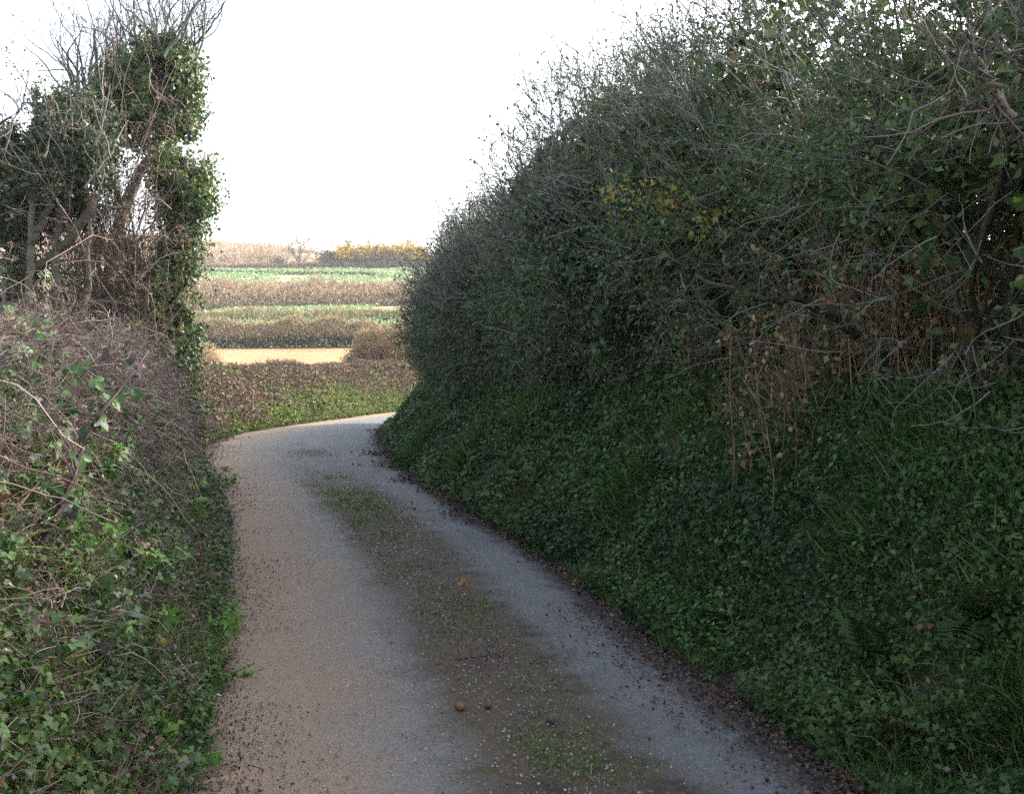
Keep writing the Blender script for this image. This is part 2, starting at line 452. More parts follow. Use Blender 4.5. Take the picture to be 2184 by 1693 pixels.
ly = np.concatenate([np.arange(-8, 52, .2)])
U = np.linspace(-.03, 1.03, 28)
lx = XLf(ly)[:, None] + (XRf(ly) - XLf(ly))[:, None]*U[None]
crown = -.035*(2*U[None] - 1)**2 + (noise3(np.stack([lx, np.broadcast_to(ly[:, None], lx.shape), lx*0], -1), .8) - .5)*.02
LV = np.stack([lx, np.broadcast_to(ly[:, None], lx.shape), .03 + crown], -1).reshape(-1, 3)
nl, nu = lx.shape
i, j = np.meshgrid(np.arange(nl - 1), np.arange(nu - 1), indexing='ij')
LF = np.stack([i*nu + j, i*nu + j + 1, (i+1)*nu + j + 1, (i+1)*nu + j], -1).reshape(-1, 4)
UV = np.stack([np.broadcast_to(U[None], lx.shape), np.broadcast_to(ly[:, None], lx.shape)], -1).reshape(-1, 2)
tag(MB().add(LV, LF).build('lane', M['lane'], smooth=True, uv=UV), kind='structure')

def ysample(n, y0, y1, p=1.0):
    """distances with density falling as 1/y**p"""
    u = rng.random(n)
    if abs(p - 1) < 1e-6: return y0*(y1/y0)**u
    return (y0**(1-p) + u*(y1**(1-p) - y0**(1-p)))**(1/(1-p))

def lod(y, base, ref=6.0, p=.75):
    return base*np.maximum(1, y/ref)**p

# ------------------------------------------------------------------ LEFT BANK
# ivy and small leaves low on the bank
n = 80000
y = ysample(n, 2.2, 19, 1.1); s = rng.random(n)**.8*1.1
p, nn = surf(-1, y, s)
k = (noise3(p, .35) > .36 + .24*sm((p[:, 2] - .75)/.6))
p, nn, y = p[k], nn[k], y[k]
p = p + nn*(rng.random(len(p))**1.5*.16)[:, None]
mb = MB(); leaves(mb, IVY, p, nn*1.0 + [0, 0, .4], lod(y, .026)*(.5 + 1.0*rng.random(len(p))), .7, .6,
                  np.clip(noise3(p, .5)*.7 + rng.random(len(p))*.5 - .15, 0, 1))
tag(mb.build('verge_ivy', M['vergeivy']), 'small green ivy leaves carpeting the lower left verge', 'ivy', kind='stuff')
# grass hanging over the left bank
n = 60000
y = ysample(n, 2.2, 19, 1.1); s = rng.random(n)*1.15
p, nn = surf(-1, y, s)
k = (noise3(p + 31, .4) > .40 + .2*sm((p[:, 2] - .8)/.5))
p, nn, y = p[k], nn[k], y[k]
mb = MB(); blades(mb, p, nn, lod(y, .12, 6, .4)*(.4 + rng.random(len(p))), .6, .8)
tag(mb.build('verge_grass', M['grass']), 'fine green grass hanging over the left verge', 'grass', kind='stuff')
n = 9000
y = ysample(n, 2.3, 15, 1.1); s = rng.random(n)**.8*1.1 - .02
p, nn = surf(-1, y, s); p = p + nn*(.02 + rng.random(n)*.2)[:, None]
k = noise3(p + 60, .4) > .45; p, nn, y = p[k], nn[k], y[k]
mb = MB(); leaves(mb, BRAMBLE, p, nn + [0, -.3, .3], lod(y, .034)*(.4 + .9*rng.random(len(p))), .8, .6)
tag(mb.build('verge_leaves', M['bramble']), 'green bronze and purple bramble leaves scattered through the left verge', 'leaves', kind='stuff')
n = 9000
y = ysample(n, 2.3, 15, 1.1); s = rng.random(n)**.8*1.1
p, nn = surf(-1, y, s); p = p + nn*(rng.random(n)*.12)[:, None]
P = walk(p, nn*.6 + rng.normal(size=(n, 3)), .06 + .22*rng.random(n), 5, .3)
P = P[((XLf(P[..., 1]) - P[..., 0]) > -.02).all(1)]
mb = MB(); tubes(mb, P, taper(len(P), 5, lod(P[:, 0, 1], .0018)*(.6 + rng.random(len(P))), .5), 3)
leaves(mb, KITE, p[:5000] + nn[:5000]*.03, nn[:5000], lod(y[:5000], .028)*(.4 + .8*rng.random(5000)), .9, .5)
tag(mb.build('verge_debris', M['twig']), 'dead twigs and curled brown leaves caught in the left verge', 'debris', kind='stuff')
# dry grass patches near the bottom left
n = 1500
c = np.array([hit(60, 1470), hit(130, 1600), hit(40, 1330), hit(380, 1180), hit(250, 900), hit(120, 860)])
idx = rng.integers(0, len(c), n)
p = c[idx] + rng.normal(size=(n, 3))*np.array([.16, .3, .12])
p[:, 2] = np.maximum(height(p[:, 0], p[:, 1]), 0)
mb = MB(); blades(mb, p, np.tile([.6, -.3, .2], (n, 1)), .17*(.5 + rng.random(n)), .9, .55)
tag(mb.build('dry_grass', M['drygrass']), 'withered straw coloured grass among the left verge plants', 'grass', kind='stuff')

def bramble_bush(y0, y1, label, n_st, n_leaf, lo=.5, zt=.36, tan=.5, nm='bramble_bush'):
    yc = (y0 + y1)/2
    base, _ = surf(-1, np.array([yc]), np.array([1.0]))
    root = thing(nm, label, 'bramble', base[0], 'bramble bushes tangled on the left bank')
    yy = y0 + (y1 - y0)*rng.random(n_st); ss = lo + rng.random(n_st)**.8*1.3
    p, nn = surf(-1, yy, ss)
    d = nn*.6 + rng.normal(size=(n_st, 3))*.8 + [0, 0, .15]
    P = walk(p, d, (.45 + rng.random(n_st)*.75)*(zt/.45), 9, .28, .13)
    lim = .12 if yc < 9 else .45
    def trim(P, e=0): return P[((XLf(P[..., 1]) - P[..., 0]) > lim - .14*np.clip(P[..., 2], 0, 1.2) + e).all(1)]
    P = trim(P); n_st = len(P)
    mb = MB()
    r = lod(np.array([yc]), .0034)[0]
    tubes(mb, P, taper(n_st, 9, r*(.6 + .9*rng.random(n_st)), .45), 3)
    q, d, i = sprout(P, n_st*4, .9, .1)
    P2 = trim(walk(q, d, .10 + .32*rng.random(len(q)), 5, .35, .05), -.06); q = P2
    tubes(mb, P2, taper(len(q), 5, r*.5*(.6 + .8*rng.random(len(q))), .4), 3)
    mb.build('stem', M['twig'], root)
    q, d, i = sprout(P, n_leaf, 1.0, .15)
    q = q + rng.normal(size=q.shape)*.04
    mb = MB(); leaves(mb, BRAMBLE, q, np.tile([.5, -.5, .6], (len(q), 1)), lod(q[:, 1], .046)*(.5 + .8*rng.random(len(q))), .7, .5)
    mb.build('foliage', M['bramble'], root)
    return root
spec = [(3.3, 5.0, 'nearest bramble tangle at the left frame edge with purple bronze leaves', 420, 1000),
        (5.0, 6.4, 'pinkish bare bramble tangle on the left bank, second from the camera', 520, 420),
        (6.4, 8.0, 'brown bramble tangle on the left bank behind the leaning purple cane', 560, 240),
        (8.0, 9.8, 'dense brown bramble tangle above the bright green umbel plant', 560, 200),
        (9.8, 12.0, 'brown bramble tangle just in front of the ivy covered trunk', 620, 160),
        (12.0, 15.0, 'far brown bramble tangle at the foot of the ivy covered trees', 620, 160)]
for k_, a in enumerate(spec): bramble_bush(*a[:3], int(a[3]*(1.25, 1.4, 1.9, 1.9, 1.9, 1.9)[k_]), int(a[4]*1.1), (.75, .65, .5, .55, .8, .9)[k_], (.30, .30, .28, .26, .20, .17)[k_])
# leaning brambles lower down, mostly leaves
bramble_bush(3.0, 4.6, 'low leafy bramble at the bottom left corner of the verge', 70, 420, .25, .35)
bramble_bush(4.6, 7.0, 'low leafy bramble with dull green leaves beside the dusty edge of the lane', 70, 420, .25, .35)

# single canes that stand out
def cane(pts, r, label, mat='cane', nm='bramble_cane', leafy=0):
    P = polyline(pts, 26)[None]
    P = P + rng.normal(size=P.shape)*.004
    root = thing(nm, label, 'bramble cane', P[0, 0], 'single bramble canes on the left bank')
    mb = MB(); tubes(mb, P, taper(1, 26, r, .5), 6, np.array([.3]))
    q, d, i = sprout(P, 30, 1.2); P2 = walk(q, d, .015 + .02*rng.random(30), 3, .1); tubes(mb, P2, taper(30, 3, r*.4, .1), 3, np.full(30, .4))
    mb.build('stem', M[mat], root, smooth=True)
    if leafy:
        q, d, i = sprout(P, leafy, 1.0)
        mb = MB(); leaves(mb, BRAMBLE, q, np.tile([.4, -.6, .5], (leafy, 1)), .065*(.7 + .6*rng.random(leafy)), .5, .5)
        mb.build('foliage', M['bramble'], root)
def near(px, py, off=.25):
    h = hit(px, py); d = max(2.6, h[1] - off)
    return at(px, py, d)
def ats(*q): return [at(*a) for a in q]
cane(ats((95, 1160, 3.7), (150, 1030, 3.85), (205, 900, 4.0), (318, 748, 4.3)), .012, 'thick purple bramble cane leaning right across the brown tangle', leafy=16)
cane(ats((-10, 1195, 3.5), (70, 1245, 3.55), (150, 1330, 3.6), (235, 1400, 3.75), (420, 1450, 4.4)), .006, 'long purple cane sloping down right to the lane edge')
cane(ats((58, 1700, 3.1), (45, 1500, 3.3), (25, 1300, 3.5), (5, 1150, 3.7)), .0045, 'thin upright purple cane close to the left frame edge', leafy=6)
cane(ats((66, 1700, 3.15), (62, 1480, 3.4), (75, 1290, 3.6), (100, 1100, 3.9)), .0045, 'thin upright dark cane rising beside the dry grass', leafy=6)
cane(ats((-10, 1040, 3.7), (60, 1090, 3.8), (120, 1160, 3.9), (200, 1260, 4.1)), .006, 'reddish arching cane crossing below the purple leaves', leafy=14)
cane(ats((-10, 960, 4.2), (120, 990, 4.6), (230, 1040, 5.0), (330, 1075, 5.5)), .005, 'pale brown cane arching towards the bright green umbel plant', 'twig')
cane(ats((280, 1280, 4.3), (330, 1240, 4.7), (290, 1130, 4.8), (200, 1080, 4.6)), .0045, 'pale dead cane looping through the green leaves', 'twig')
cane(ats((-10, 730, 5.0), (70, 705, 5.3), (150, 690, 5.6), (240, 680, 6.0)), .007, 'pale bare cane lying along the top of the bank', 'twig')
cane(ats((170, 870, 4.8), (140, 960, 4.4), (90, 1060, 4.1), (60, 1200, 3.8)), .006, 'brown cane drooping through the purple leaved tangle', leafy=10)
# bright green leafy plants
FROND = ([(0, .1, 0), (.2, .35, .03), (.12, .62, .02), (0, 1, -.12), (-.12, .62, .02), (-.2, .35, .03), (0, .5, 0),
          (.1, .25, 0), (.55, .38, -.02), (.38, .62, -.05), (-.1, .25, 0), (-.55, .38, -.02), (-.38, .62, -.05)],
         [(0, 1, 2, 6), (6, 2, 3), (6, 3, 4), (0, 6, 4, 5), (7, 8, 9), (10, 12, 11)])
def umbel(px, py, label, n=26, size=.08, off=.12):
    c = near(px, py, off)
    g = hit(px, py)
    root = thing('leafy_plant', label, 'plant', g, 'bright green leafy plants on the left bank')
    d = nz(rng.normal(size=(n, 3))*[.8, .8, .5] + [.35, -.3, .55])
    P = walk(np.tile(g - [.1, 0, .12], (n, 1)) + rng.normal(size=(n, 3))*.05, d, .25 + .2*rng.random(n), 5, .12, .02)
    mb = MB(); tubes(mb, P, taper(n, 5, .0035, .6), 4); mb.build('stem', M['herb'], root)
    q, d2, i = sprout(P, n*9, .5, .55)
    mb = MB(); leaves(mb, FROND, q, np.tile([.3, -.4, .8], (len(q), 1)), size*(.5 + .7*rng.random(len(q))), .45, .5); mb.build('foliage', M['herb'], root)
umbel(350, 1085, 'largest bright green leafy umbel plant beside the lane', 44, .075)
umbel(185, 1050, 'bright green leafy plant among the purple bramble leaves')
umbel(130, 1310, 'bright green leafy plant crossed by the long purple cane', 26, .07)
umbel(395, 1330, 'small green leafy plant low at the lane edge', 14, .07)
umbel(240, 1200, 'pale green leafy plant on the middle of the left bank', 16, .08)
umbel(300, 1630, 'green leafy plant at the bottom of the left verge', 16, .07)
umbel(438, 1450, 'dark green leafy tuft spilling onto the dusty lane edge', 26, .055)
umbel(465, 1040, 'low green tuft on the lane edge at the start of the bend', 14, .12)

# flowers and other small finds
def flower(px, py, label):
    c = near(px, py, .08); g = hit(px, py)
    root = thing('yellow_flower', label, 'flower', g, 'small yellow flowers in the left verge')
    a = np.arange(8)/8*2*math.pi
    ay = np.stack([np.cos(a), np.sin(a)*.2 - .1, np.sin(a)], -1); az = np.tile([.2, -.95, .25], (8, 1)); az = nz(az); ay = nz(ay - (ay*az).sum(-1, keepdims=True)*az)
    mb = MB(); scatter(mb, KITE, np.tile(c, (8, 1)), np.cross(ay, az), ay, az, .017); mb.build('blossom', M['yellow'], root)
    mb = MB(); tubes(mb, polyline([g - [.02, 0, .05], (g + c)/2 + [0, 0, .03], c], 8)[None], taper(1, 8, .002, .8), 4); mb.build('stem', M['herb'], root)
flower(355, 1292, 'yellow flower on the upper left verge above the long cane end')
flower(348, 1365, 'yellow flower in the green verge right of the long purple cane')
flower(195, 1650, 'yellow flower at the very bottom of the left verge')
c = near(404, 1440, .1); g = hit(404, 1440)
mb = MB(); leaves(mb, IVY, c[None], np.array([[.2, -.9, .4]]), .05, .1, .3); tag(mb.build('orange_leaf', M['orange']), 'single orange leaf caught above the end of the long cane', 'leaf')

def blob(c, r, seed, sub=14, rough=.25):
    th = np.linspace(0, math.pi, sub); ph = np.arange(sub*2)/(sub*2)*2*math.pi
    d = np.stack([np.sin(th)[:, None]*np.cos(ph), np.sin(th)[:, None]*np.sin(ph), np.broadcast_to(np.cos(th)[:, None], (sub, sub*2))], -1)
    k = 1 + rough*(noise3(d + seed, .6) - .5)*2 + rough*.5*(noise3(d + seed + 9, .25) - .5)*2
    v = (np.asarray(c) + d*k[..., None]*np.asarray(r)).reshape(-1, 3)
    i, j = np.meshgrid(np.arange(sub - 1), np.arange(sub*2), indexing='ij')
    j2 = (j + 1) % (sub*2); w = sub*2
    return v, np.stack([i*w + j, (i+1)*w + j, (i+1)*w + j2, i*w + j2], -1).reshape(-1, 4)
c = at(422, 1512, hit(422, 1512)[1] - .05)
v, f = blob(c, (.017, .015, .015), 2, 12, .05)
th = np.linspace(0, 4.6*math.pi, 60); rr = .004 + .009*np.linspace(1, 0, 60)
sp = np.stack([c[0] + rr*np.cos(th), np.full(60, c[1] - .011) - .006*np.linspace(0, 1, 60), c[2] + rr*np.sin(th)], -1)[None]
mb = MB().add(v, f); tubes(mb, sp, taper(1, 60, .0035, .5), 5)
tag(mb.build('snail_shell', M['shell'], smooth=True), 'small round white shell at the foot of the left verge', 'shell')

def on_lane(px, py):
    d = 2143*(EYE - .03)/(py - 790); return np.array([(px - 1092)/2143*d, d, .03])
g = on_lane(990, 1246)
mb = MB(); leaves(mb, IVY, np.tile(g + [0, 0, .02], (3, 1)) + rng.normal(size=(3, 3))*[.015, .02, .004], np.tile([0, -.5, .8], (3, 1)), .05, .3, 0)
tag(mb.build('orange_leaf', M['orange']), 'curled orange leaf lying on the middle strip of the lane', 'leaf')
for (px, py, r, lb, mt) in ((982, 1510, .022, 'reddish lump of earth on the middle strip of the lane', 'clod'),
                        (1175, 1540, .018, 'larger dark stone beside the right wheel track', 'stone'),
                        (1040, 1508, .012, 'small dark stone right of the reddish lump of earth', 'stone')):
    g = on_lane(px, py); v, f = blob(g + [0, 0, r*.5], (r*1.2, r, r*.75), px, 10, .4)
    tag(MB().add(v, f).build('earth_clod' if mt == 'clod' else 'stone', M[mt], smooth=True), lb, 'clod' if mt == 'clod' else 'stone')
a, b = on_lane(970, 1410), on_lane(1065, 1398)
P = polyline([a + [0, 0, .01], (a + b)/2 + [0, .02, .012], b + [0, 0, .012]], 16)[None]
mb = MB(); tubes(mb, P, taper(1, 16, .006, .5), 5); q, d, i = sprout(P, 5, .7); P2 = walk(q, d*[1, 1, .1], .07, 4, .2)
tubes(mb, P2, taper(5, 4, .003, .5), 4)
tag(mb.build('twig', M['twig']), 'thin dark twig lying across the middle strip of the lane', 'twig')

# ------------------------------------------------------------------ LANE LITTER, GRIT, MIDDLE GRASS
def lane_pts(u, y):
    x = XLf(y) + (XRf(y) - XLf(y))*u
    return np.stack([x, y, .035 - .035*(2*u - 1)**2], -1)
n = 16000
y = ysample(n, 2.6, 32, 1.2); u = 1.02 - np.abs(rng.normal(size=n))*np.where(noise3(np.stack([y, y*0, y*0], -1), 1.2) > .55, .085, .04)
p = lane_pts(u, y) + np.array([0, 0, .006]); p[:, 2] += rng.random(n)*.015 + np.maximum(u - 1, 0)*.8
mb = MB(); leaves(mb, KITE, p, np.tile([0, 0, 1.], (n, 1)), lod(y, .022)*(.6 + .8*rng.random(n)), .5, 0)
tag(mb.build('leaf_litter', M['litter']), 'dark fallen leaves along the right edge of the lane', 'leaves', kind='stuff')
n = 7000
y = ysample(n, 2.6, 24, 1.2); u = np.abs(rng.normal(size=n))*np.where(noise3(np.stack([y, y*0 + 5, y*0], -1), .9) > .55, .08, .03)
p = lane_pts(u, y) + np.array([0, 0, .006])
mb = MB(); leaves(mb, KITE, p, np.tile([0, 0, 1.], (n, 1)), lod(y, .014)*(.6 + .8*rng.random(n)), .6, 0)
tag(mb.build('leaf_crumbs', M['litter']), 'brown leaf crumbs along the left edge of the lane', 'leaves', kind='stuff')
n = 9000
y = ysample(n, 2.6, 22, 1.3); u = np.where(rng.random(n) < .65, .56 + rng.normal(size=n)*.09, rng.random(n))
p = lane_pts(u, y) + np.array([0, 0, .002])
TET = ([(-.5, -.4, 0), (.5, -.3, 0), (0, .6, 0), (.05, 0, .5)], [(0, 1, 3), (1, 2, 3), (2, 0, 3)])
e = np.tile(np.eye(3)[None], (n, 1, 1)); th = rng.random(n)*6.28
ax = np.stack([np.cos(th), np.sin(th), th*0], -1); ay = np.stack([-np.sin(th), np.cos(th), th*0], -1); az = np.tile([0, 0, 1.], (n, 1))
mb = MB(); scatter(mb, TET, p, ax, ay, az, lod(y, .007)*(.5 + rng.random(n)**2*1.4))
tag(mb.build('grit', M['grit']), 'loose grit scattered over the lane', 'gravel', kind='stuff')
n = 14000
y = ysample(n, 2.6, 15.5, 1.2); u = .57 + rng.normal(size=n)*.075
p = lane_pts(u, y)
w = noise3(p + 3, .35) + .55*np.exp(-((y - 11.7)/1.4)**2) + .10*np.exp(-((y - 4.3)/.6)**2)
k = rng.random(n) < np.clip((w - .50)*1.9, 0, 1)**1.6; p, y = p[k], y[k]
mb = MB(); blades(mb, p, np.tile([0, 0, .3], (len(p), 1)), lod(y, .032, 5, .5)*(.5 + rng.random(len(p))), .6, 1.8)
q = np.repeat(p[::2], 1, 0) + rng.normal(size=(len(p[::2]), 3))*[.03, .03, 0] + [0, 0, .006]
leaves(mb, KITE, q, np.tile([0, 0, 1.], (len(q), 1)), lod(q[:, 1], .018)*(.6 + .8*rng.random(len(q))), .5, 0)
tag(mb.build('middle_grass', M['grass']), 'short moss and grass growing along the middle of the lane', 'grass', kind='stuff')

n = 15000
y = ysample(n, 2.6, 20, 1.2); u = .57 + rng.normal(size=n)*.10
k = rng.random(n) < np.clip(noise3(lane_pts(u, y)*[1, .5, 1], .4)*1.8 - .5, .05, 1)*np.where(y > 14, .25, 1)
p = lane_pts(u, y)[k] + [0, 0, .004]
mb = MB(); leaves(mb, KITE, p, np.tile([0, 0, 1.], (len(p), 1)), lod(p[:, 1], .013)*(.4 + rng.random(len(p))), .5, 0)
tag(mb.build('strip_crumbs', M['litter']), 'brown crumbs of leaf and soil along the middle strip of the lane', 'leaves', kind='stuff')

# ------------------------------------------------------------------ LEFT TREES
def tree_from(name, label, limbs, base, group='ivy covered trees on the left bank'):
    """limbs: list of (points, radius0, taper, children per metre)"""
    root = thing(name, label, 'tree', base, group)
    mb = MB(); sub = MB(); PS = []
    for pts, r, tp, ch in limbs:
        P = polyline(pts, 22)[None]
        P = P + rng.normal(size=P.shape)*.012
        tubes(mb, P, taper(1, 22, r, tp), 8, np.array([rng.random()]))
        PS.append(P)
    mb.build('trunk', M['bark'], root, smooth=True)
    return root, np.concatenate(PS), sub

def ivy_blob(mb, blobs, dens, size, thr=.42, sc=.45):
    for c, r, k in blobs:
        r = np.asarray(r, float)
        n = int(dens*k*4*np.prod(r)**(2/3)*6)
        d = rvec(n); rad = (.35 + .95*rng.random(n)**.85)
        off = d*rad[:, None]
        p = np.asarray(c) + off*r*(1 + .6*(noise3(d*2 + c[0]*3, .6) - .5)[:, None]*2)
        m = noise3(p, sc)*.65 + noise3(p + 9, .16)*.35 > thr + .03 - .08*(1 - rad)
        p, d = p[m], d[m]
        if k >= .7 and len(p):       # hanging shoots
            h = rng.integers(0, len(p), 26); H = walk(p[h], d[h]*.4 + [0, 0, -.8], .2 + .3*rng.random(26), 8, .25).reshape(-1, 3)
            p = np.concatenate([p, H + rng.normal(size=H.shape)*.02]); d = np.concatenate([d, np.repeat(d[h], 8, 0)])
        leaves(mb, IVY, p, d + [0, -.2, .25], .76*size*(.5 + 1.0*rng.random(len(p))), .7, .9,
               np.clip(.2 + .6*noise3(p, .3) + rng.normal(size=len(p))*.18, 0, 1))

def strip_blobs(pts, r, k=1.0):
    out = []
    P = polyline(pts, 8)
    for q in P: out.append((q, np.array([r, r, r*1.35])*(.8 + .4*rng.random()), k))
    return out

# 1. ivy covered trunk at the lane side
D = 14.2
b = at(372, 800, D); b[2] = height(b[0], b[1])
r1, PS, _ = tree_from('ivy_covered_tree', 'slim ivy wrapped trunk standing closest to the lane on the left', [
    ([b - [0, 0, .3], at(375, 680, D), at(385, 520, D), at(395, 400, D), at(398, 340, D)], .09, .45, 0),
    ([at(380, 600, D), at(345, 500, D - .1), at(335, 420, D - .1)], .035, .4, 0),
    ([at(312, 740, D - .5), at(310, 640, D - .5), at(290, 540, D - .5), at(330, 470, D - .5), at(370, 430, D - .3)], .022, .4, 0)], b)
mb = MB()
ivy_blob(mb, strip_blobs([at(380, 800, D), at(370, 700, D), at(375, 600, D), at(382, 500, D), at(392, 400, D)], .25) + [
    (at(392, 385, D), (.36, .42, .40), 1.1), (at(412, 425, D), (.24, .3, .32), 1), (at(368, 370, D), (.26, .3, .24), 1), (at(385, 520, D), (.28, .3, .3), 1),
    (at(380, 650, D - .1), (.26, .25, .4), 1), (at(375, 740, D - .1), (.24, .25, .4), 1), (at(372, 590, D - .1), (.26, .3, .4), 1), (at(395, 900, D), (.25, .3, .45), .8)], 1700, .056, .33)
mb.build('ivy', M['ivy'], r1)

# 2. tall ivy crowned tree with bare shoots
D = 14.8
b = at(215, 700, D); b[2] = height(b[0], b[1])
r2, PS, _ = tree_from('ivy_covered_tree', 'tallest ivy crowned tree with bare grey shoots rising into the sky', [
    ([b - [0, 0, .3], at(235, 560, D), at(262, 450, D), at(300, 360, D), at(330, 320, D), at(345, 220, D), at(335, 110, D)], .11, .4, 0),
    ([at(300, 360, D), at(350, 320, D), at(385, 250, D), at(375, 130, D)], .05, .4, 0),
    ([at(262, 450, D), at(225, 340, D - .2), at(215, 220, D - .2), at(200, 60, D)], .05, .35, 0),
    ([at(225, 340, D), at(280, 240, D - .3), at(290, 120, D - .3), at(285, 0, D - .3)], .035, .35, 0)], b)
mb = MB()
ivy_blob(mb, [(at(345, 170, D), (.46, .6, .48), 1.15), (at(390, 175, D), (.26, .4, .45), 1), (at(310, 250, D), (.45, .5, .40), .9), (at(375, 265, D), (.30, .4, .28), .8), (at(335, 115, D), (.33, .4, .24), 1),
              (at(260, 225, D), (.34, .4, .36), .9), (at(230, 270, D + .2), (.38, .45, .38), .85), (at(235, 210, D), (.30, .4, .28), .9), (at(200, 250, D), (.34, .4, .34), .9), (at(290, 160, D), (.30, .4, .34), .9), (at(250, 190, D), (.28, .4, .26), 1), (at(215, 225, D), (.30, .4, .26), 1), (at(180, 240, D), (.28, .4, .26), 1), (at(255, 290, D + .1), (.34, .4, .3), .9), (at(290, 240, D), (.34, .4, .3), .9)], 1400, .060, .39)
mb.build('ivy', M['ivy'], r2)
def creepers(root, boxes, n, D):
    c = np.array([at(*b_, D - .55) for b_ in boxes]); st = c[rng.integers(0, len(c), n)] + rng.normal(size=(n, 3))*[.25, .15, .25]
    P = walk(st, rng.normal(size=(n, 3))*[1, .3, 1] + [0, 0, .5], .4 + .6*rng.random(n), 9, .3)
    P = P[(P[..., 0] < -.312*P[..., 1]).all(1)]; n = len(P)
    mb = MB(); tubes(mb, P, taper(n, 9, .006*(.5 + rng.random(n)), .5), 4)
    q, d, i = sprout(P, n*4, .8); P2 = walk(q, d, .1 + .25*rng.random(len(q)), 6, .35); tubes(mb, P2, taper(len(q), 6, .0035, .5), 3)
    mb.build('creeper', M['twig'], root)
creepers(r2, [(340, 200), (380, 260), (300, 280), (250, 260), (330, 150), (250, 340)], 60, D)
creepers(r1, [(380, 400), (350, 450), (340, 520), (320, 600), (390, 480)], 60, 14.2)
# bare shoots
n = 95
sx = 140 + 280*rng.random(n); sy = np.interp(sx, [150, 250, 340, 420], [230, 190, 120, 130])
st = np.array([at(a, c_, D + rng.normal()*.3) for a, c_ in zip(sx, sy)])
dirs = np.stack([rng.normal(size=n)*.22 + .08, rng.normal(size=n)*.15, np.ones(n)], -1)
P = walk(st, dirs, .9 + .9*rng.random(n), 12, .2)
mb = MB(); tubes(mb, P, taper(n, 12, .014*(.6 + .9*rng.random(n)), .35), 4)
q, d, i = sprout(P, 420, .55, .05); P2 = walk(q, d + [0, 0, .5], .25 + .6*rng.random(len(q)), 7, .22); tubes(mb, P2, taper(len(q), 7, .005, .4), 3)
q, d, i = sprout(P2, 900, .7, .05); P3 = walk(q, d + [0, 0, .3], .12 + .3*rng.random(len(q)), 5, .3); tubes(mb, P3, taper(len(q), 5, .0032, .5), 3)
far = [([at(390, 120, D), at(420, 70, D), at(470, 20, D), at(520, -60, D)], .012), ([at(160, 170, D), at(135, 110, D), at(128, 60, D), at(140, -40, D)], .007),
       ([at(400, 110, D), at(430, 60, D), at(450, 0, D)], .01), ([at(170, 130, D), at(155, 60, D), at(170, -40, D)], .007)]
for pts, r in far:
    Pq = polyline(pts, 16)[None]; Pq = Pq + rng.normal(size=Pq.shape)*.012; tubes(mb, Pq, taper(1, 16, r, .5), 4)
    q, d, i = sprout(Pq, 12, .6, .2); P2 = walk(q, d, .15 + .25*rng.random(len(q)), 5, .25); tubes(mb, P2, taper(len(q), 5, .004, .5), 3)
mb.build('shoot', M['twiggrey'], r2)

# 3. darker ivy tree to the left, forked trunk
D = 13.2
b = at(110, 690, D); b[2] = height(b[0], b[1])
r3, PS, _ = tree_from('ivy_covered_tree', 'dark ivy tree with several leaning trunks at the left frame edge', [
    ([at(0, 640, D), at(60, 585, D), at(110, 545, D), at(165, 490, D), at(215, 400, D), at(240, 320, D)], .085, .5, 0),
    ([b - [0, 0, .3], at(122, 600, D), at(125, 480, D), at(150, 400, D), at(185, 320, D), at(170, 230, D)], .065, .5, 0),
    ([at(60, 640, D - .3), at(66, 500, D - .3), at(70, 400, D - .3), at(80, 320, D - .3)], .05, .6, 0),
    ([at(66, 520, D - .3), at(100, 450, D - .3), at(130, 390, D - .3)], .06, .5, 0),
    ([at(-20, 520, D - .2), at(30, 525, D - .2), at(75, 520, D - .2)], .03, .5, 0),
    ([at(190, 640, D - .3), at(190, 500, D - .3), at(205, 440, D - .3), at(270, 445, D - .3), at(290, 400, D - .3)], .035, .4, 0)], b)
mb = MB()
ivy_blob(mb, [(at(110, 290, D), (.46, .5, .38), 1), (at(55, 370, D), (.42, .5, .45), 1), (at(60, 450, D + .2), (.46, .4, .34), .9), (at(140, 350, D), (.55, .5, .42), 1), (at(170, 270, D), (.40, .4, .34), 1),
              (at(10, 470, D + .2), (.32, .4, .4), .9), (at(30, 580, D), (.3, .3, .35), .7), (at(170, 440, D + .4), (.3, .3, .3), .6), (at(95, 250, D), (.3, .4, .25), .9), (at(140, 240, D), (.32, .4, .28), 1), (at(40, 310, D), (.25, .4, .28), .9), (at(160, 400, D + .3), (.4, .4, .3), .7),
              (at(20, 410, D), (.25, .4, .35), .9), (at(25, 330, D), (.24, .4, .3), .9), (at(200, 320, D), (.35, .4, .3), .7), (at(60, 290, D), (.3, .4, .3), .9)], 1400, .056, .37)
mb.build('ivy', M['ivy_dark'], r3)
n = 22
st = np.array([at(20 + 230*rng.random(), 420 - 230*rng.random()*.9, D - .4 + rng.normal()*.2) for _ in range(n)])
P = walk(st, np.stack([rng.normal(size=n)*.3, rng.normal(size=n)*.2 - .1, np.ones(n)*.8], -1), .5 + .7*rng.random(n), 9, .18)
mb = MB(); tubes(mb, P, taper(n, 9, .012*(.5 + rng.random(n)), .4), 4)
q, d, i = sprout(P, 130, .7, .05); P2 = walk(q, d + [0, 0, .2], .15 + .35*rng.random(len(q)), 6, .3); tubes(mb, P2, taper(len(q), 6, .005, .4), 3)
mb.build('twig_mass', M['twiggrey'], r3)

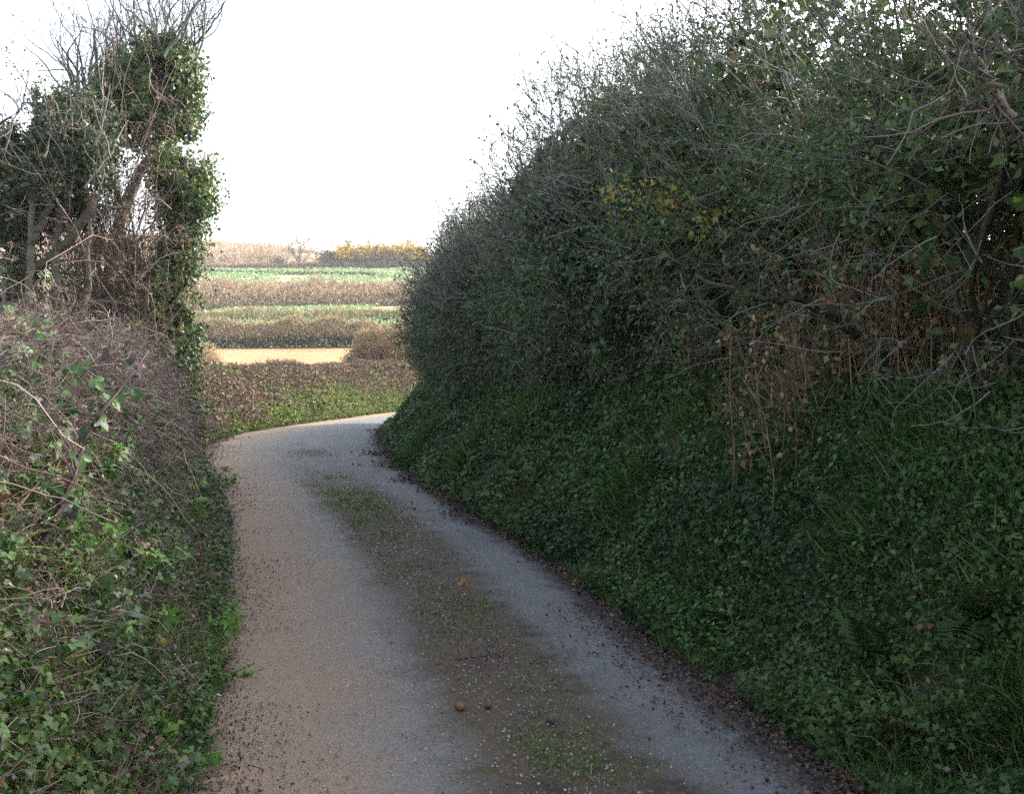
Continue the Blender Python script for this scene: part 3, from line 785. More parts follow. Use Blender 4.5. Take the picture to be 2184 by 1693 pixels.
# 4. tangled brown shrub between the trees
def shrub(name, label, cat, c, spread, hgt, n, mat, leafmat, nleaf, ls, r=.006, group=None, kids=5, kl=.28, tpl=KITE, wig=.2):
    root = thing(name, label, cat, c, group)
    p = np.asarray(c) + rng.normal(size=(n, 3))*np.array([*spread, 0])*.55
    p[:, 2] = c[2] + rng.random(n)*hgt*.35 - .1
    d = np.stack([rng.normal(size=n)*.4, rng.normal(size=n)*.4, np.ones(n)], -1)
    P = walk(p, d, hgt*(.5 + .5*rng.random(n)), 9, wig, .02)
    P = P[(P[..., 0] < XLf(P[..., 1]) - .12).all(1)]; n = len(P)
    mb = MB(); tubes(mb, P, taper(n, 9, r*(.6 + .8*rng.random(n)), .4), 4)
    q, d, i = sprout(P, n*kids, .9, .1); P2 = walk(q, d, kl*(.3 + rng.random(len(q))), 6, .3); tubes(mb, P2, taper(len(q), 6, r*.5, .4), 3)
    q, d, i = sprout(P2, n*kids*2, .9, .1); P3 = walk(q, d, kl*.5*(.3 + rng.random(len(q))), 4, .3); tubes(mb, P3, taper(len(q), 4, r*.35, .5), 3)
    mb.build('stem', M[mat], root)
    if nleaf:
        q, d, i = sprout(P3, nleaf, 1); q = q + rng.normal(size=q.shape)*ls*.5
        mb = MB(); leaves(mb, tpl, q, np.tile([0, -.4, .6], (nleaf, 1)), ls*(.5 + rng.random(nleaf)), .8, .4); mb.build('foliage', M[leafmat], root)
    return root
c = at(240, 690, 14.4); c[2] = height(c[0], c[1])
shrub('dead_shrub', 'tall brown leafless shrub filling the gap between the ivy trees', 'shrub', c, (.70, .45), 4.3, 460, 'twig', 'bankbrown', 19000, .032, .007)
c = at(110, 690, 13.0); c[2] = height(c[0], c[1])
shrub('dead_shrub', 'low brown leafless shrub below the dark leaning trunks', 'shrub', c, (.9, .5), .9, 190, 'twig', 'scrub', 1800, .04, .006)
c = at(318, 720, 14.0); c[2] = height(c[0], c[1])
shrub('dead_shrub', 'narrow olive brown shrub hugging the slim ivy wrapped trunk', 'shrub', c, (.22, .3), 2.2, 90, 'twig', 'scrubgreen', 3000, .04, .007)
# twigs of a tree standing off to the left
b = np.array([-5.6, 9.0, 1.6])
rt = thing('bare_tree', 'bare twigs reaching in from beyond the left frame edge', 'tree', b)
lim = [[b, b + [.3, .2, 1.6], b + [.6, .3, 2.6], at(5, 170, 9.3)], [b + [.3, .2, 1.2], b + [.5, .3, 1.9], at(22, 250, 9.3), at(10, 330, 9.2)],
       [b + [.2, 0, .6], b + [.5, .1, 1.2], at(0, 460, 8.8), at(42, 445, 8.6)]]
mb = MB(); PS = np.concatenate([polyline(q, 20)[None] for q in lim]); tubes(mb, PS, taper(3, 20, .022, .25), 6); mb.build('trunk', M['bark'], rt, smooth=True)
q, d, i = sprout(PS, 36, .5, .55); P2 = walk(q, d, .12 + .25*rng.random(len(q)), 6, .3); mb = MB(); tubes(mb, P2, taper(len(q), 6, .004, .5), 3); mb.build('twig', M['twiggrey'], rt)

# ------------------------------------------------------------------ RIGHT BANK
n = 230000
y = ysample(n, 2.3, 33, .9); s = rng.random(n)*2.3 - .03
p, nn = surf(1, y, s)
k = noise3(p, .3)*.5 + noise3(p + 50, .9)*.5 > .40
p, nn, y = p[k], nn[k], y[k]
p = p + nn*(rng.random(len(p))**1.6*.22*(.4 + noise3(p, .5)))[:, None]
mb = MB(); leaves(mb, IVY, p, nn + [0, 0, .3], lod(y, .024, 5, .7)*(.4 + 1.2*rng.random(len(p))), .75, .7,
                  np.clip(noise3(p, .7)*.75 + rng.normal(size=len(p))*.17 + .05, 0, 1))
tag(mb.build('bank_ivy', M['bank']), 'dark green ground ivy covering the right hand bank', 'ivy', kind='stuff')
n = 110000
y = ysample(n, 2.3, 33, .9); s = rng.random(n)*2.3 - .02
p, nn = surf(1, y, s)
k = noise3(p + 17, .55)*.6 + noise3(p + 3, 1.6)*.4 > .46
p, nn, y = p[k], nn[k], y[k]
mb = MB(); blades(mb, p, nn, lod(y, .11, 6, .5)*(.4 + rng.random(len(p))), .65, .8)
tag(mb.build('bank_grass', M['bankgrass']), 'long grass drooping from the right hand bank', 'grass', kind='stuff')

n = 60000
y = ysample(n, 2.3, 33, .9); s = rng.random(n)*2.3
p, nn = surf(1, y, s)
k = rng.random(n) < np.clip(noise3(p + 80, .5)*2.4 - 1.25, 0, 1); p, nn, y = p[k], nn[k], y[k]
p = p + nn*(.05 + rng.random(len(p))*.18)[:, None]
mb = MB(); leaves(mb, KITE, p, nn + [0, 0, .5], lod(y, .036, 5, .7)*(.4 + .9*rng.random(len(p))), .6, .3)
tag(mb.build('bank_weeds', M['bankherb']), 'fresh green weeds growing in patches on the right hand bank', 'weeds', kind='stuff')
n = 2500
y = ysample(n, 2.3, 30, .9); s = .1 + rng.random(n)*2.3
p, nn = surf(1, y, s)
P = walk(p + nn*.05, nn*.5 + rng.normal(size=(n, 3))*.8 + [-.2, 0, .2], .12 + .25*rng.random(n), 7, .25, .1)
mb = MB(); tubes(mb, P, taper(n, 7, lod(y, .0014, 5, .7)*(.5 + rng.random(n)), .5), 3, rng.random(n)*.6 + .3)
leaves(mb, KITE, p[:2500] + nn[:2500]*.1, nn[:2500], lod(y[:2500], .03)*(.4 + .8*rng.random(2500)), .9, .5)
tag(mb.build('bank_stems', M['twig']), 'dry trailing stems and dead leaves on the right hand bank', 'stems', kind='stuff')

def tussock(px, py, label, n=420, l=.27, mat='bankgrass', nm='grass_tussock', cat='grass', grp='grass tussocks on the right bank'):
    g = hit(px, py)
    root = thing(nm, label, cat, g, grp)
    n = int(n*(2.2 if 'clump' in label else 1)); w_ = 2.0 if ('lush' in label or 'wide' in label) else 1.2
    p = g + rng.normal(size=(n, 3))*[.10, .12*w_, .06]*w_*(g[1]/8)**.5 + [.05, .05, 0]
    p[:, 2] = np.maximum(height(p[:, 0], p[:, 1]), 0)
    mb = MB(); blades(mb, p, np.tile([-.7, -.4, .5], (n, 1)), l*(.5 + .7*rng.random(n))*(g[1]/8)**.4, .5, .8); mb.build('grass_blades', M[mat], root)
for px, py, lb in ((1510, 1250, 'bright grass tussock low on the bank above the right wheel track'),
                   (1640, 790, 'rounded tussock at the top of the bank under the bare branch'),
                   (1950, 960, 'lush bright green grass clump below the brown stems'),
                   (2060, 1060, 'wide green grass clump near the right frame edge'),
                   (1500, 880, 'green grass clump on the middle of the bank left of the drooping dry stems'),
                   (1130, 910, 'grass clump on the far part of the bank near the bend'),
                   (905, 960, 'spiky grass clump at the inside of the bend'),
                   (1000, 990, 'low grass clump just short of the bend'),
                   (1850, 1200, 'grass clump on the lower bank among dark ivy'),
                   (2120, 1620, 'grass clump in the bottom right corner'),
                   (1330, 1090, 'grass clump midway along the foot of the bank')):
    tussock(px, py, lb)
for px, py, lb in ((1690, 870, 'drooping bunch of dry straw on the right bank'),
                   (2080, 860, 'dry straw bunch high at the right frame edge'),
                   (1420, 760, 'dry straw bunch under the middle of the hedge')):
    tussock(px, py, lb, 110, .36, 'drygrass', 'dry_grass_tuft', 'grass', 'dry grass tufts on the right bank')

def fern(px, py, label, l=.4, n=9):
    g = hit(px, py); root = thing('fern', label, 'fern', g, 'ferns on the right bank')
    d = nz(rng.normal(size=(n, 3)) + [-.6, -.6, .5]); az = nz(np.array([0, 0, 1.]) - (d*[0, 0, 1.]).sum(-1, keepdims=True)*d)
    mb = MB(); scatter(mb, FERN, np.tile(g, (n, 1)), np.cross(d, az), d, az, l*(.7 + .5*rng.random(n))); mb.build('foliage', M['bank'], root)
for px, py, lb in ((1560, 1340, 'fern at the foot of the right bank beside the lane'), (1760, 1120, 'fern halfway up the right bank in deep shade'),
                   (2090, 1330, 'fern on the lower right bank near the frame edge'), (1880, 1440, 'fern just above the leaf litter at lower right'),
                   (1280, 930, 'fern on the bank below the dark ivy patch'), (2010, 1600, 'fern nearest the camera in the bottom right corner')):
    fern(px, py, lb)

# dead bracken and upright brown stems under the hedge
def dead_stems(px, py, label, n=26, h=1.2):
    g = hit(px, py); root = thing('dead_bracken', label, 'bracken', g, 'dead brown stems under the right hedge')
    p = g + rng.normal(size=(n, 3))*[.30, .35, 0] + [-.34, -.25, 0]; p[:, 2] = height(p[:, 0], p[:, 1])
    P = walk(p, np.stack([-.12 + rng.normal(size=n)*.16, -.1 + rng.normal(size=n)*.16, np.ones(n)], -1), h*(.5 + .6*rng.random(n)), 9, .08, .01)
    mb = MB(); tubes(mb, P, taper(n, 9, .0055*(.6 + .6*rng.random(n)), .4), 4)
    q, d, i = sprout(P, n*7, .9, .25); P2 = walk(q, d, .12 + .22*rng.random(len(q)), 5, .25, .05); tubes(mb, P2, taper(len(q), 5, .0026, .5), 3)
    mb.build('stem', M['bracken'], root)
    q, d, i = sprout(P2, n*14, 1); mb = MB(); leaves(mb, KITE, q, np.tile([-.4, -.4, .5], (len(q), 1)), .04*(.5 + rng.random(len(q))), .8, .8); mb.build('foliage', M['bracken'], root)
for px, py, lb, n, h in ((1860, 860, 'tall orange brown stems in the middle of the right bank top', 30, 1.3), (2010, 840, 'thick clump of orange brown stems right of centre under the hedge', 34, 1.35),
                   (2120, 830, 'brown stems at the right frame edge beside dry straw', 24, 1.3), (1760, 850, 'thin brown stems left of the tall orange brown stems', 22, 1.1),
                   (1590, 850, 'sparse grey brown stems below the horizontal limb', 16, .9), (1420, 830, 'sparse brown stems below the yellowing leaf cluster', 16, .9)):
    dead_stems(px + 40, py - 50, lb, int(n*1.5), h)

# ------------------------------------------------------------------ RIGHT HEDGE: one bush after another
TOP = interp([(2, 5.0), (5, 5.2), (8, 5.25), (10, 5.4), (12, 5.5), (13.2, 5.35), (14.4, 4.55), (16, 4.8), (18, 4.95), (19.5, 4.65), (20.6, 4.35), (22, 5.1), (23.5, 4.9), (25.2, 4.2), (27, 4.6), (29, 4.4), (33, 4.2)])
def hedge_bush(y0, y1, label, leaf='hedge', nt=3200, nl=15000, s_c=2.5, a=1.85, green=.5, bare=.5, extra=None, dense=1.0, thin=None):
    yc = (y0 + y1)/2
    base, _ = surf(1, np.array([yc]), np.array([2.0])); base = base[0]
    root = thing('hedge_bush', label, 'hedge', base, 'bushes of the tall hedge on the right')
    L = y1 - y0
    # main limbs
    nb = int(14 + 5*L)
    yy = y0 + L*rng.random(nb); ss = 1.7 + 1.6*rng.random(nb)
    p, _ = surf(1, yy, ss); p[:, 2] -= .1
    d = np.stack([-.4*(ss < 2.6) + rng.normal(size=nb)*.35, rng.normal(size=nb)*.35, np.ones(nb)*1.0], -1)
    def inside(P, lim):
        q = P[:, -1]; ss = q[:, 0] - XRf(q[:, 1]); zt = TOP(q[:, 1]); zc = 1.35 + (zt - 1.35)/2
        return P[(((ss - s_c)/a)**2 + ((q[:, 2] - zc)/(zt - zc))**2) < lim**2]
    LB = walk(p, d, 2.4 + 1.4*rng.random(nb), 12, .16, .0)
    LB = inside(LB, .9); nb = len(LB)
    mb = MB(); tubes(mb, LB, taper(nb, 12, .020 + .035*rng.random(nb), .3), 6)
    q, d, i = sprout(LB, nb*6, .7, .2); LB2 = inside(walk(q, d, .4 + .7*rng.random(len(q)), 8, .2, -.02), .95); tubes(mb, LB2, taper(len(LB2), 8, .012, .35), 4)
    mb.build('limb', M['darkbark'], root, smooth=True)
    # twigs filling the bush
    def vol(n, lo, hi, pw=.5):
        yy = y0 - .25 + (L + .5)*rng.random(n)
        th = rng.random(n)*2*math.pi
        rad = lo + (hi - lo)*rng.random(n)**pw
        zt = TOP(yy) + (noise3(np.stack([yy, yy*0 + 3, yy*0], -1), 1.1) - .5)*.9; zc = .55 + (zt - .55)/2; bb = (zt - .55)/2
        lump = .55 + .55*noise3(np.stack([yy*1.0, np.cos(th)*1.8 + 9, np.sin(th)*1.8 + 5], -1), 1.2) + .32*noise3(np.stack([yy*1.0 + 7, np.cos(th)*1.8 + 3, np.sin(th)*1.8], -1), .5)
        ds, dz = np.cos(th), np.sin(th)
        ss = s_c + ds*a*rad*lump; zz = zc + dz*bb*rad*(.9 + .6*(lump - .95))
        ss = ss + .30*sm((zc - zz)/bb)
        x = XRf(yy) + ss
        return np.stack([x, yy, zz], -1), np.stack([ds, rng.normal(size=n)*.2, dz], -1), rad
    def keep(p):
        ss = p[:, 0] - XRf(p[:, 1])
        low = rng.random(len(p)) > .66*sm((8.6 - p[:, 1])/1.5)*sm((2.75 - p[:, 2])/.5)*(ss < 2.1)      # open hollow over the bank
        if thin is None: return low
        return low & (rng.random(len(p)) > thin[1]*sm((p[:, 2] - thin[0])/.7)*(ss > thin[2]))
    n = int(nt*dense*.8); nl = int(nl*1.15)
    p, d, rad = vol(n, .45, .98, .6)
    kk = keep(p); p, d = p[kk], d[kk]; n = len(p)
    sc = lod(np.array([yc]), 1.0, 7, .55)[0]
    nl = int(nl*2.6)
    P = walk(p, d*.9 + rng.normal(size=(n, 3))*.5 + [0, -.1, .35], (.22 + .4*rng.random(n))*sc**.3, 6, .2)
    mb = MB(); tubes(mb, P, taper(n, 6, .0042*sc*(.6 + .8*rng.random(n)), .4), 3)
    m_ = int(n*3.2)
    q, d2, i = sprout(P, m_, .85, .1); P2 = walk(q, d2 + [0, 0, .15], (.08 + .2*rng.random(m_))*sc**.3, 4, .28); tubes(mb, P2, taper(m_, 4, .0024*sc, .5), 3)
    ks = int(260*L)
    p, d, rad = vol(ks, .8, 1.0, 1); up = (d[:, 2] > .0) & (noise3(p, .7) > .42); p, d = p[up], d[up]
    P3 = walk(p, d*[.5, .5, .4] + rng.normal(size=p.shape)*.3 + [-.1, 0, .7], .15 + .75*rng.random(len(p))**1.5, 7, .16); tubes(mb, P3, taper(len(p), 7, .0050*sc, .5), 3)
    q, d2, i = sprout(P3, len(p)*6, .8, .1); P4 = walk(q, d2 + [0, 0, .2], .07 + .15*rng.random(len(q)), 4, .25); tubes(mb, P4, taper(len(q), 4, .0036*sc, .5), 3)
    mb.build('twig_mass', M['twiggrey'], root)
    # leaves along the twigs
    q, d2, i = sprout(P2, nl, 1.0); q = q + rng.normal(size=q.shape)*.03
    k = noise3(q, .6) > .36 - .25*green
    k &= keep(q)
    q = q[k]
    hi = sm((q[:, 2] - (TOP(q[:, 1]) - .9))/.9)
    zt = TOP(q[:, 1]); zc = .55 + (zt - .55)/2; re_ = np.hypot((q[:, 0] - XRf(q[:, 1]) - s_c)/a, (q[:, 2] - zc)/(zt - zc))
    q = q[rng.random(len(q)) > np.maximum(hi*(.2 + .4*bare) + (.15 + .3*bare)*sm((q[:, 2] - 2.6)/1.6), .9*sm((re_ - .80)/.2)*(q[:, 2] > zc))]
    mb = MB(); leaves(mb, KITE, q, np.tile([-.5, -.3, .5], (len(q), 1)), .034*sc*(.5 + rng.random(len(q))), .8, .3,
                      np.clip(noise3(q, .5)*.7 + rng.normal(size=len(q))*.18 + .1, 0, 1))
    # thick inner foliage, added to block light and sky through the bush
    p, d, rad = vol(int(nl*.35), .0, .78, .5)
    kk = keep(p) & keep(p); p, d = p[kk], d[kk]
    leaves(mb, IVY, p, d, .075*sc*(.5 + rng.random(len(p))), .8, .3)
    mb.build('foliage', M[leaf], root)
    if extra: extra(root)
    return root

def patch(mat, specs, size, dens):
    def f(root):
        mb = MB()
        ivy_blob(mb, specs, dens, size, .34, .35)
        mb.build('ivy', M[mat], root)
    return f
def pale(limbs, mat='twig'):
    def f(root):
        mb = MB()
        for pts, r in limbs:
            P = polyline(pts, 20)[None]; P = P + rng.normal(size=P.shape)*.012
            tubes(mb, P, taper(1, 20, r, .4), 6)
            q, d, i = sprout(P, 14, .7, .2); P2 = walk(q, d, .2 + .3*rng.random(len(q)), 6, .22); tubes(mb, P2, taper(len(q), 6, r*.35, .4), 3)
        mb.build('branch', M[mat], root, smooth=True)
    return f
def both(*fs):
    def f(root):
        for g in fs: g(root)
    return f

hedge_bush(3.2, 5.6, 'nearest hedge bush with pale curving branches in the upper right corner', 'hedge', 3200, 16000, 2.3, 1.6, .45, .8,
           pale([([at(2250, 250, 3.9), at(2150, 240, 3.85), at(2080, 225, 3.8), at(2020, 200, 3.8)], .013), ([at(2150, 238, 3.85), at(2120, 170, 3.8), at(2080, 120, 3.8), at(2030, 110, 3.8)], .012),
                 ([at(2230, 190, 3.9), at(2170, 150, 3.8), at(2130, 60, 3.8), at(2150, -30, 3.8)], .011), ([at(2120, 215, 3.8), at(2085, 160, 3.75), at(2060, 60, 3.75)], .007)], 'twig'), thin=(3.1, .45, 0))
hedge_bush(5.6, 7.8, 'hedge bush with a dark crooked limb above the brown stems and thin top', 'hedge', 2700, 14000, 2.4, 1.7, .35, 1.0,
           pale([([at(1830, 720, 6.3), at(1720, 645, 6.0), at(1640, 640, 5.9), at(1560, 615, 6.0), at(1480, 590, 6.4)], .026),
                 ([at(2050, 520, 5.2), at(1960, 400, 5.3), at(1900, 300, 5.4), at(1870, 180, 5.5)], .010)], 'darkbark'), thin=(3.3, .9, .8))
hedge_bush(7.8, 10.4, 'tall hedge bush carrying a cluster of yellowing leaves', 'hedge', 3300, 17000, 2.45, 1.8, .6, .6,
           both(patch('autumn', [(at(1330, 405, 8.2), (.24, .25, .15), .22), (at(1420, 425, 7.7), (.24, .25, .15), .22), (at(1490, 480, 7.3), (.2, .2, .14), .15)], .05, 420),
                pale([([at(1640, 420, 7.2), at(1710, 290, 7.3), at(1690, 200, 7.4), at(1660, 90, 7.6)], .009), ([at(1710, 290, 7.3), at(1790, 250, 7.3), at(1850, 180, 7.3)], .007)])), thin=(4.0, .9, 2.3))
hedge_bush(10.4, 13.2, 'hedge bush draped with dark glossy ivy left of the yellowing leaves', 'hedge', 3300, 17000, 2.5, 1.85, .6, .6,
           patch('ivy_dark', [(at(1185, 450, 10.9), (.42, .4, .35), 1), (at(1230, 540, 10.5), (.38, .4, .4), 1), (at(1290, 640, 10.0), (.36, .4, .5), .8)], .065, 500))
hedge_bush(13.2, 16.4, 'grey green hedge bush halfway along with a stepped top', 'hedge', 3300, 17000, 2.5, 1.85, .6, .5)
hedge_bush(16.4, 19.8, 'grey twiggy hedge bush with bare spiky top', 'hedge', 3400, 15000, 2.5, 1.85, .4, .9)
hedge_bush(19.8, 23.4, 'low topped grey green hedge bush, second from the bend', 'hedge', 3400, 15000, 2.4, 1.8, .5, .8)
hedge_bush(23.4, 27.2, 'rounded grey green hedge bush bulging over the inside of the bend', 'hedge', 3600, 17000, 2.75, 1.75, .6, .7)
hedge_bush(27.2, 31.5, 'last hedge bush hiding the lane beyond the bend', 'hedge', 3400, 17000, 2.9, 1.6, .6, .7)


# ------------------------------------------------------------------ BANK ON THE OUTSIDE OF THE BEND
n = 75000
y = 18.5 + 31*rng.random(n); s = rng.random(n)**.9*3.2
p, nn = surf(-1, y, s)
gr = noise3(p, 1.2)*.45 + noise3(p + 40, .45)*.37 + rng.random(len(p))*.18 + .28*sm((y - 24)/8)*(1 - sm((s - .5)/1.3)) + .28*(1 - sm(s/.7)) - .05
k = gr < .56
mb = MB(); q = p[k] + nn[k]*(rng.random(k.sum())*.25)[:, None]
leaves(mb, KITE, q, nn[k] + [0, 0, .4], .07*(.5 + rng.random(len(q))), .9, 0)
P = walk(p[k][::3], nn[k][::3]*.5 + rng.normal(size=(len(p[k][::3]), 3))*.5 + [0, 0, .6], .12 + .28*rng.random(len(p[k][::3])), 5, .25, .05)
tubes(mb, P, taper(len(P), 5, .008, .5), 3)
tag(mb.build('dead_growth', M['bankbrown']), 'brown winter growth on the bank outside the bend', 'undergrowth', kind='stuff')
mb = MB(); q = p[~k] + nn[~k]*(rng.random((~k).sum())*.15)[:, None]
leaves(mb, IVY, q, nn[~k] + [0, 0, .4], .07*(.5 + rng.random(len(q))), .7, .3)
tag(mb.build('bank_herbs', M['scrubgreen']), 'low green plants on the bank outside the bend', 'plants', kind='stuff')

# ------------------------------------------------------------------ FAR HEDGES, FIELDS, RIDGE
def far_hedge(label, pts, hgt, wid, n, size, mats, nm='hedge'):
    """pts: ground line (x,y); mats: list of (part, material, share, zlo, zhi)"""
    pts = np.array(pts, float)
    t = np.linspace(0, 1, len(pts)); fx = interp(np.stack([t, pts[:, 0]], 1)); fy = interp(np.stack([t, pts[:, 1]], 1))
    m_ = pts[len(pts)//2]
    root = thing(nm, label, 'hedge', (m_[0], m_[1], float(height(m_[0], m_[1]))), 'hedges between the far fields')
    for part, mat, share, lo, hi in mats:
        k = int(n*share); q = rng.random(k)
        x = fx(q) + rng.normal(size=k)*.3; y = fy(q)
        hh = hgt*(.6 + .3*noise3(np.stack([x, y*0 + len(label), x*0], -1), 3.5) + .35*noise3(np.stack([x, y*0 + len(label), x*0], -1), 1.1))
        hh = hh*np.sqrt(sm(np.minimum(q, 1 - q)*9 + .03))
        u = lo + (hi - lo)*rng.random(k)
        w = wid*np.sqrt(np.maximum(.08, 1 - u**2))
        y = y + (rng.random(k)*2 - 1)*w
        p = np.stack([x, y, height(x, y) + u*hh], -1)
        mb = MB()
        kk = k//2
        leaves(mb, KITE, p[:kk], np.tile([0, -.4, .7], (kk, 1)), size*(.5 + rng.random(kk)), .9, 0)
        blades(mb, p[kk:], np.tile([0, 0, .5], (k - kk, 1)), size*2.2*(.5 + rng.random(k - kk)), .6, 1.6)
        mb.build(part, M[mat], root)
    return root
far_hedge('dark based hedge with pale dry tops above the orange soil field', [(-34, 82), (-20, 82), (-8, 83), (6, 84), (25, 84)], 2.1, .9, 62000, .18,
          [('shaded_growth', 'scrubdark', .40, 0, .42), ('sunlit_dry_top', 'drygrass', .3, .4, 1.1), ('brown_top', 'scrub', .30, .35, 1.0)])  # shade coloured into the far hedges' dark bases, sun into these pale tops
far_hedge('tall straw coloured hedge at the right end of the orange soil field', [(-9.6, 60), (-7, 59.5), (-3, 59), (4, 59)], 1.9, .9, 24000, .12,
          [('dry_growth', 'drygrass', .5, 0, 1.1), ('brown_growth', 'scrub', .35, 0, 1), ('shaded_growth', 'scrubdark', .15, 0, .5)])
far_hedge('patch of straw coloured hedge at the left end of the orange soil field', [(-24, 63), (-21, 63), (-18.5, 63)], 1.1, .8, 5000, .11, [('dry_growth', 'drygrass', .7, 0, 1.1), ('shaded_growth', 'scrub', .3, 0, .6)])
xs = np.linspace(-56, 14, 9)
far_hedge('broad brown hedge between the two green crop fields', [(a, b2(a) + 3) for a in xs], 3.0, 2.4, 34000, .26, [('growth', 'scrub', .85, 0, 1.1), ('shaded_growth', 'scrubdark', .15, 0, .6)])
far_hedge('thin pale grassy edge along the near side of the lower crop field', [(-40, 99), (-24, 99), (-8, 101), (8, 101)], 1.0, 3.0, 20000, .2, [('dry_growth', 'drygrass', .6, 0, 1.1), ('green_growth', 'scrubgreen', .4, 0, .9)])
# rough growth on the slope
n = 26000
x = -62 + 80*rng.random(n); y = b2(x) + 2 + rng.random(n)*(148 - b2(x)); k = y < 148; x, y = x[k], y[k]
p = np.stack([x, y, height(x, y)], -1)
mb = MB(); blades(mb, p, np.tile([0, 0, .6], (len(p), 1)), .75*(.5 + rng.random(len(p))), .5, 2.2)
leaves(mb, KITE, p + [0, 0, .3], np.tile([0, -.3, .7], (len(p), 1)), .35*(.5 + rng.random(len(p))), .9, 0)
tag(mb.build('dry_undergrowth', M['scrub']), 'brown rough growth on the slope between the crop fields', 'undergrowth', kind='stuff')
def crop(x0, x1, yf0, yf1, n, label, size):
    x = x0 + (x1 - x0)*rng.random(n); t = rng.random(n)
    y = yf0(x) + t*(yf1(x) - yf0(x))
    y = np.round(y/.75)*.75 + rng.normal(size=n)*.1
    p = np.stack([x, y, height(x, y) + .12 + rng.random(n)*.15], -1)
    k = noise3(p, 7) > .33
    mb = MB(); leaves(mb, KITE, p[k], np.tile([0, -.2, .8], (k.sum(), 1)), size*(.5 + rng.random(k.sum())), .6, 0)
    tag(mb.build('crop_rows', M['crop']), label, 'crop', kind='stuff')
crop(-48, 12, lambda x: 90 + x*0, b2, 42000, 'pale green leaf crop in the lower field', .30)
crop(-75, 16, lambda x: 149 + x*0, lambda x: 201 + x*0, 32000, 'pale green leaf crop in the upper field', .42)

# dark track edge inside the upper field
far_hedge('thin dark weedy line crossing the upper crop field', [(-62, 171), (-45, 169), (-30, 165), (-20, 160)], .55, .35, 3200, .25, [('growth', 'scrubdark', 1, 0, 1)])

def far_bush(px, py, d, w, h, label, mats, n=1500, size=.35, nm='bush', cat='bush', grp='bushes along the far ridge', trunk=False):
    h *= 1.35
    b = at(px, py, d); b[2] = float(height(b[0], b[1]))
    root = thing(nm, label, cat, b, grp)
    if trunk:
        nb = 7
        P = walk(np.tile(b - [0, 0, .2], (nb, 1)), np.stack([rng.normal(size=nb)*.35, rng.normal(size=nb)*.3, np.ones(nb)], -1), h*(.6 + .35*rng.random(nb)), 8, .13)
        mb = MB(); tubes(mb, P, taper(nb, 8, .15, .25), 5); q, d_, i = sprout(P, 90, .7, .25); P2 = walk(q, d_ + [0, 0, .3], h*(.12 + .25*rng.random(90)), 6, .2); tubes(mb, P2, taper(90, 6, .06, .4), 3)
        mb.build('trunk', M['twiggrey'], root)
    for part, mat, share, lo, hi in mats:
        k = int(n*share); dd = rvec(k); rad = rng.random(k)**.45
        p = dd*rad[:, None]*[w/2, w/2, h/2] + [0, 0, h/2*1.0]
        p = p*(1 + .3*(noise3(dd*2 + px, .8) - .5)[:, None]*2)
        m = (p[:, 2] > lo*h) & (p[:, 2] < hi*h) & (noise3(p + px, w*.16) > (.40 if trunk else .3))
        p = p[m] + b
        p[:, 2] = np.maximum(p[:, 2], height(p[:, 0], p[:, 1]) + .05)
        mb = MB(); leaves(mb, KITE, p, np.tile([0, -.3, .6], (len(p), 1)), size*(.5 + rng.random(len(p))), 1.0, 0)
        if len(p): mb.build(part, M[mat], root)
    return root
DR = 212
far_bush(640, 582, DR, 8.5, 5.6, 'round bare tree on the ridge left of the yellow gorse', [('crown', 'scrub', 1, .25, 1.2)], 3600, .28, 'far_tree', 'tree', 'trees on the far ridge', True)
far_bush(740, 578, DR + 6, 6, 5.2, 'bare tree rising behind the left end of the gorse', [('crown', 'scrub', 1, .2, 1.2)], 2000, .28, 'far_tree', 'tree', 'trees on the far ridge', True)
far_bush(800, 576, DR + 8, 6, 5.6, 'bare tree rising behind the middle of the gorse', [('crown', 'scrub', 1, .2, 1.2)], 2000, .28, 'far_tree', 'tree', 'trees on the far ridge', True)
far_bush(872, 578, DR + 4, 6.5, 5.4, 'bare tree at the right end of the ridge beside the hedge', [('crown', 'scrub', 1, .2, 1.2)], 2200, .28, 'far_tree', 'tree', 'trees on the far ridge', True)
far_bush(557, 586, DR, 6, 3.4, 'brownish bush on the ridge left of the round bare tree', [('growth', 'scrub', 1, -.1, 1.2)], 1200, .36)
far_bush(595, 588, DR - 2, 4, 1.8, 'small dark bush at the foot of the round bare tree', [('growth', 'scrubdark', 1, -.1, 1.2)], 700, .32)
far_bush(480, 582, DR, 9, 3.2, 'broad brown bush at the left end of the ridge', [('growth', 'scrub', 1, -.1, 1.2)], 1700, .36)
far_bush(430, 584, DR, 6, 3.0, 'brown bush next to the slim ivy wrapped trunk', [('growth', 'scrub', 1, -.1, 1.2)], 1300, .36)
far_bush(520, 570, DR + 20, 10, 3.2, 'pale brown bush higher up on the left of the ridge', [('growth', 'scrub', 1, -.1, 1.2)], 1400, .36)
far_bush(590, 560, DR + 26, 10, 3.6, 'pale brown bush highest on the ridge', [('growth', 'scrub', 1, -.1, 1.2)], 1400, .36)
for px, w, lb in ((700, 5, 'dark bush at the left end of the gorse'), (735, 5.5, 'gorse bush with the thickest yellow flowers'), (775, 5, 'gorse bush with scattered yellow flowers in the middle'),
                  (815, 5, 'gorse bush half brown with few flowers'), (852, 5, 'gorse bush flowering second from the right'), (888, 5, 'gorse bush flowering at the right end beside the hedge')):
    fl = {700: .0, 735: 2.4, 775: 1.5, 815: .8, 852: 1.6, 888: 2.2}[px]
    ms = [('growth', 'scrubdark', 1, -.1, 1.0)] + ([('bloom', 'gorse', fl, .35, 1.2)] if fl else [])
    far_bush(px, 586, 207, w, 3.4 if fl else 2.6, lb, ms, 2200, .36, 'gorse_bush' if fl else 'bush', 'gorse' if fl else 'bush', 'gorse bushes on the far ridge' if fl else 'bushes along the far ridge')
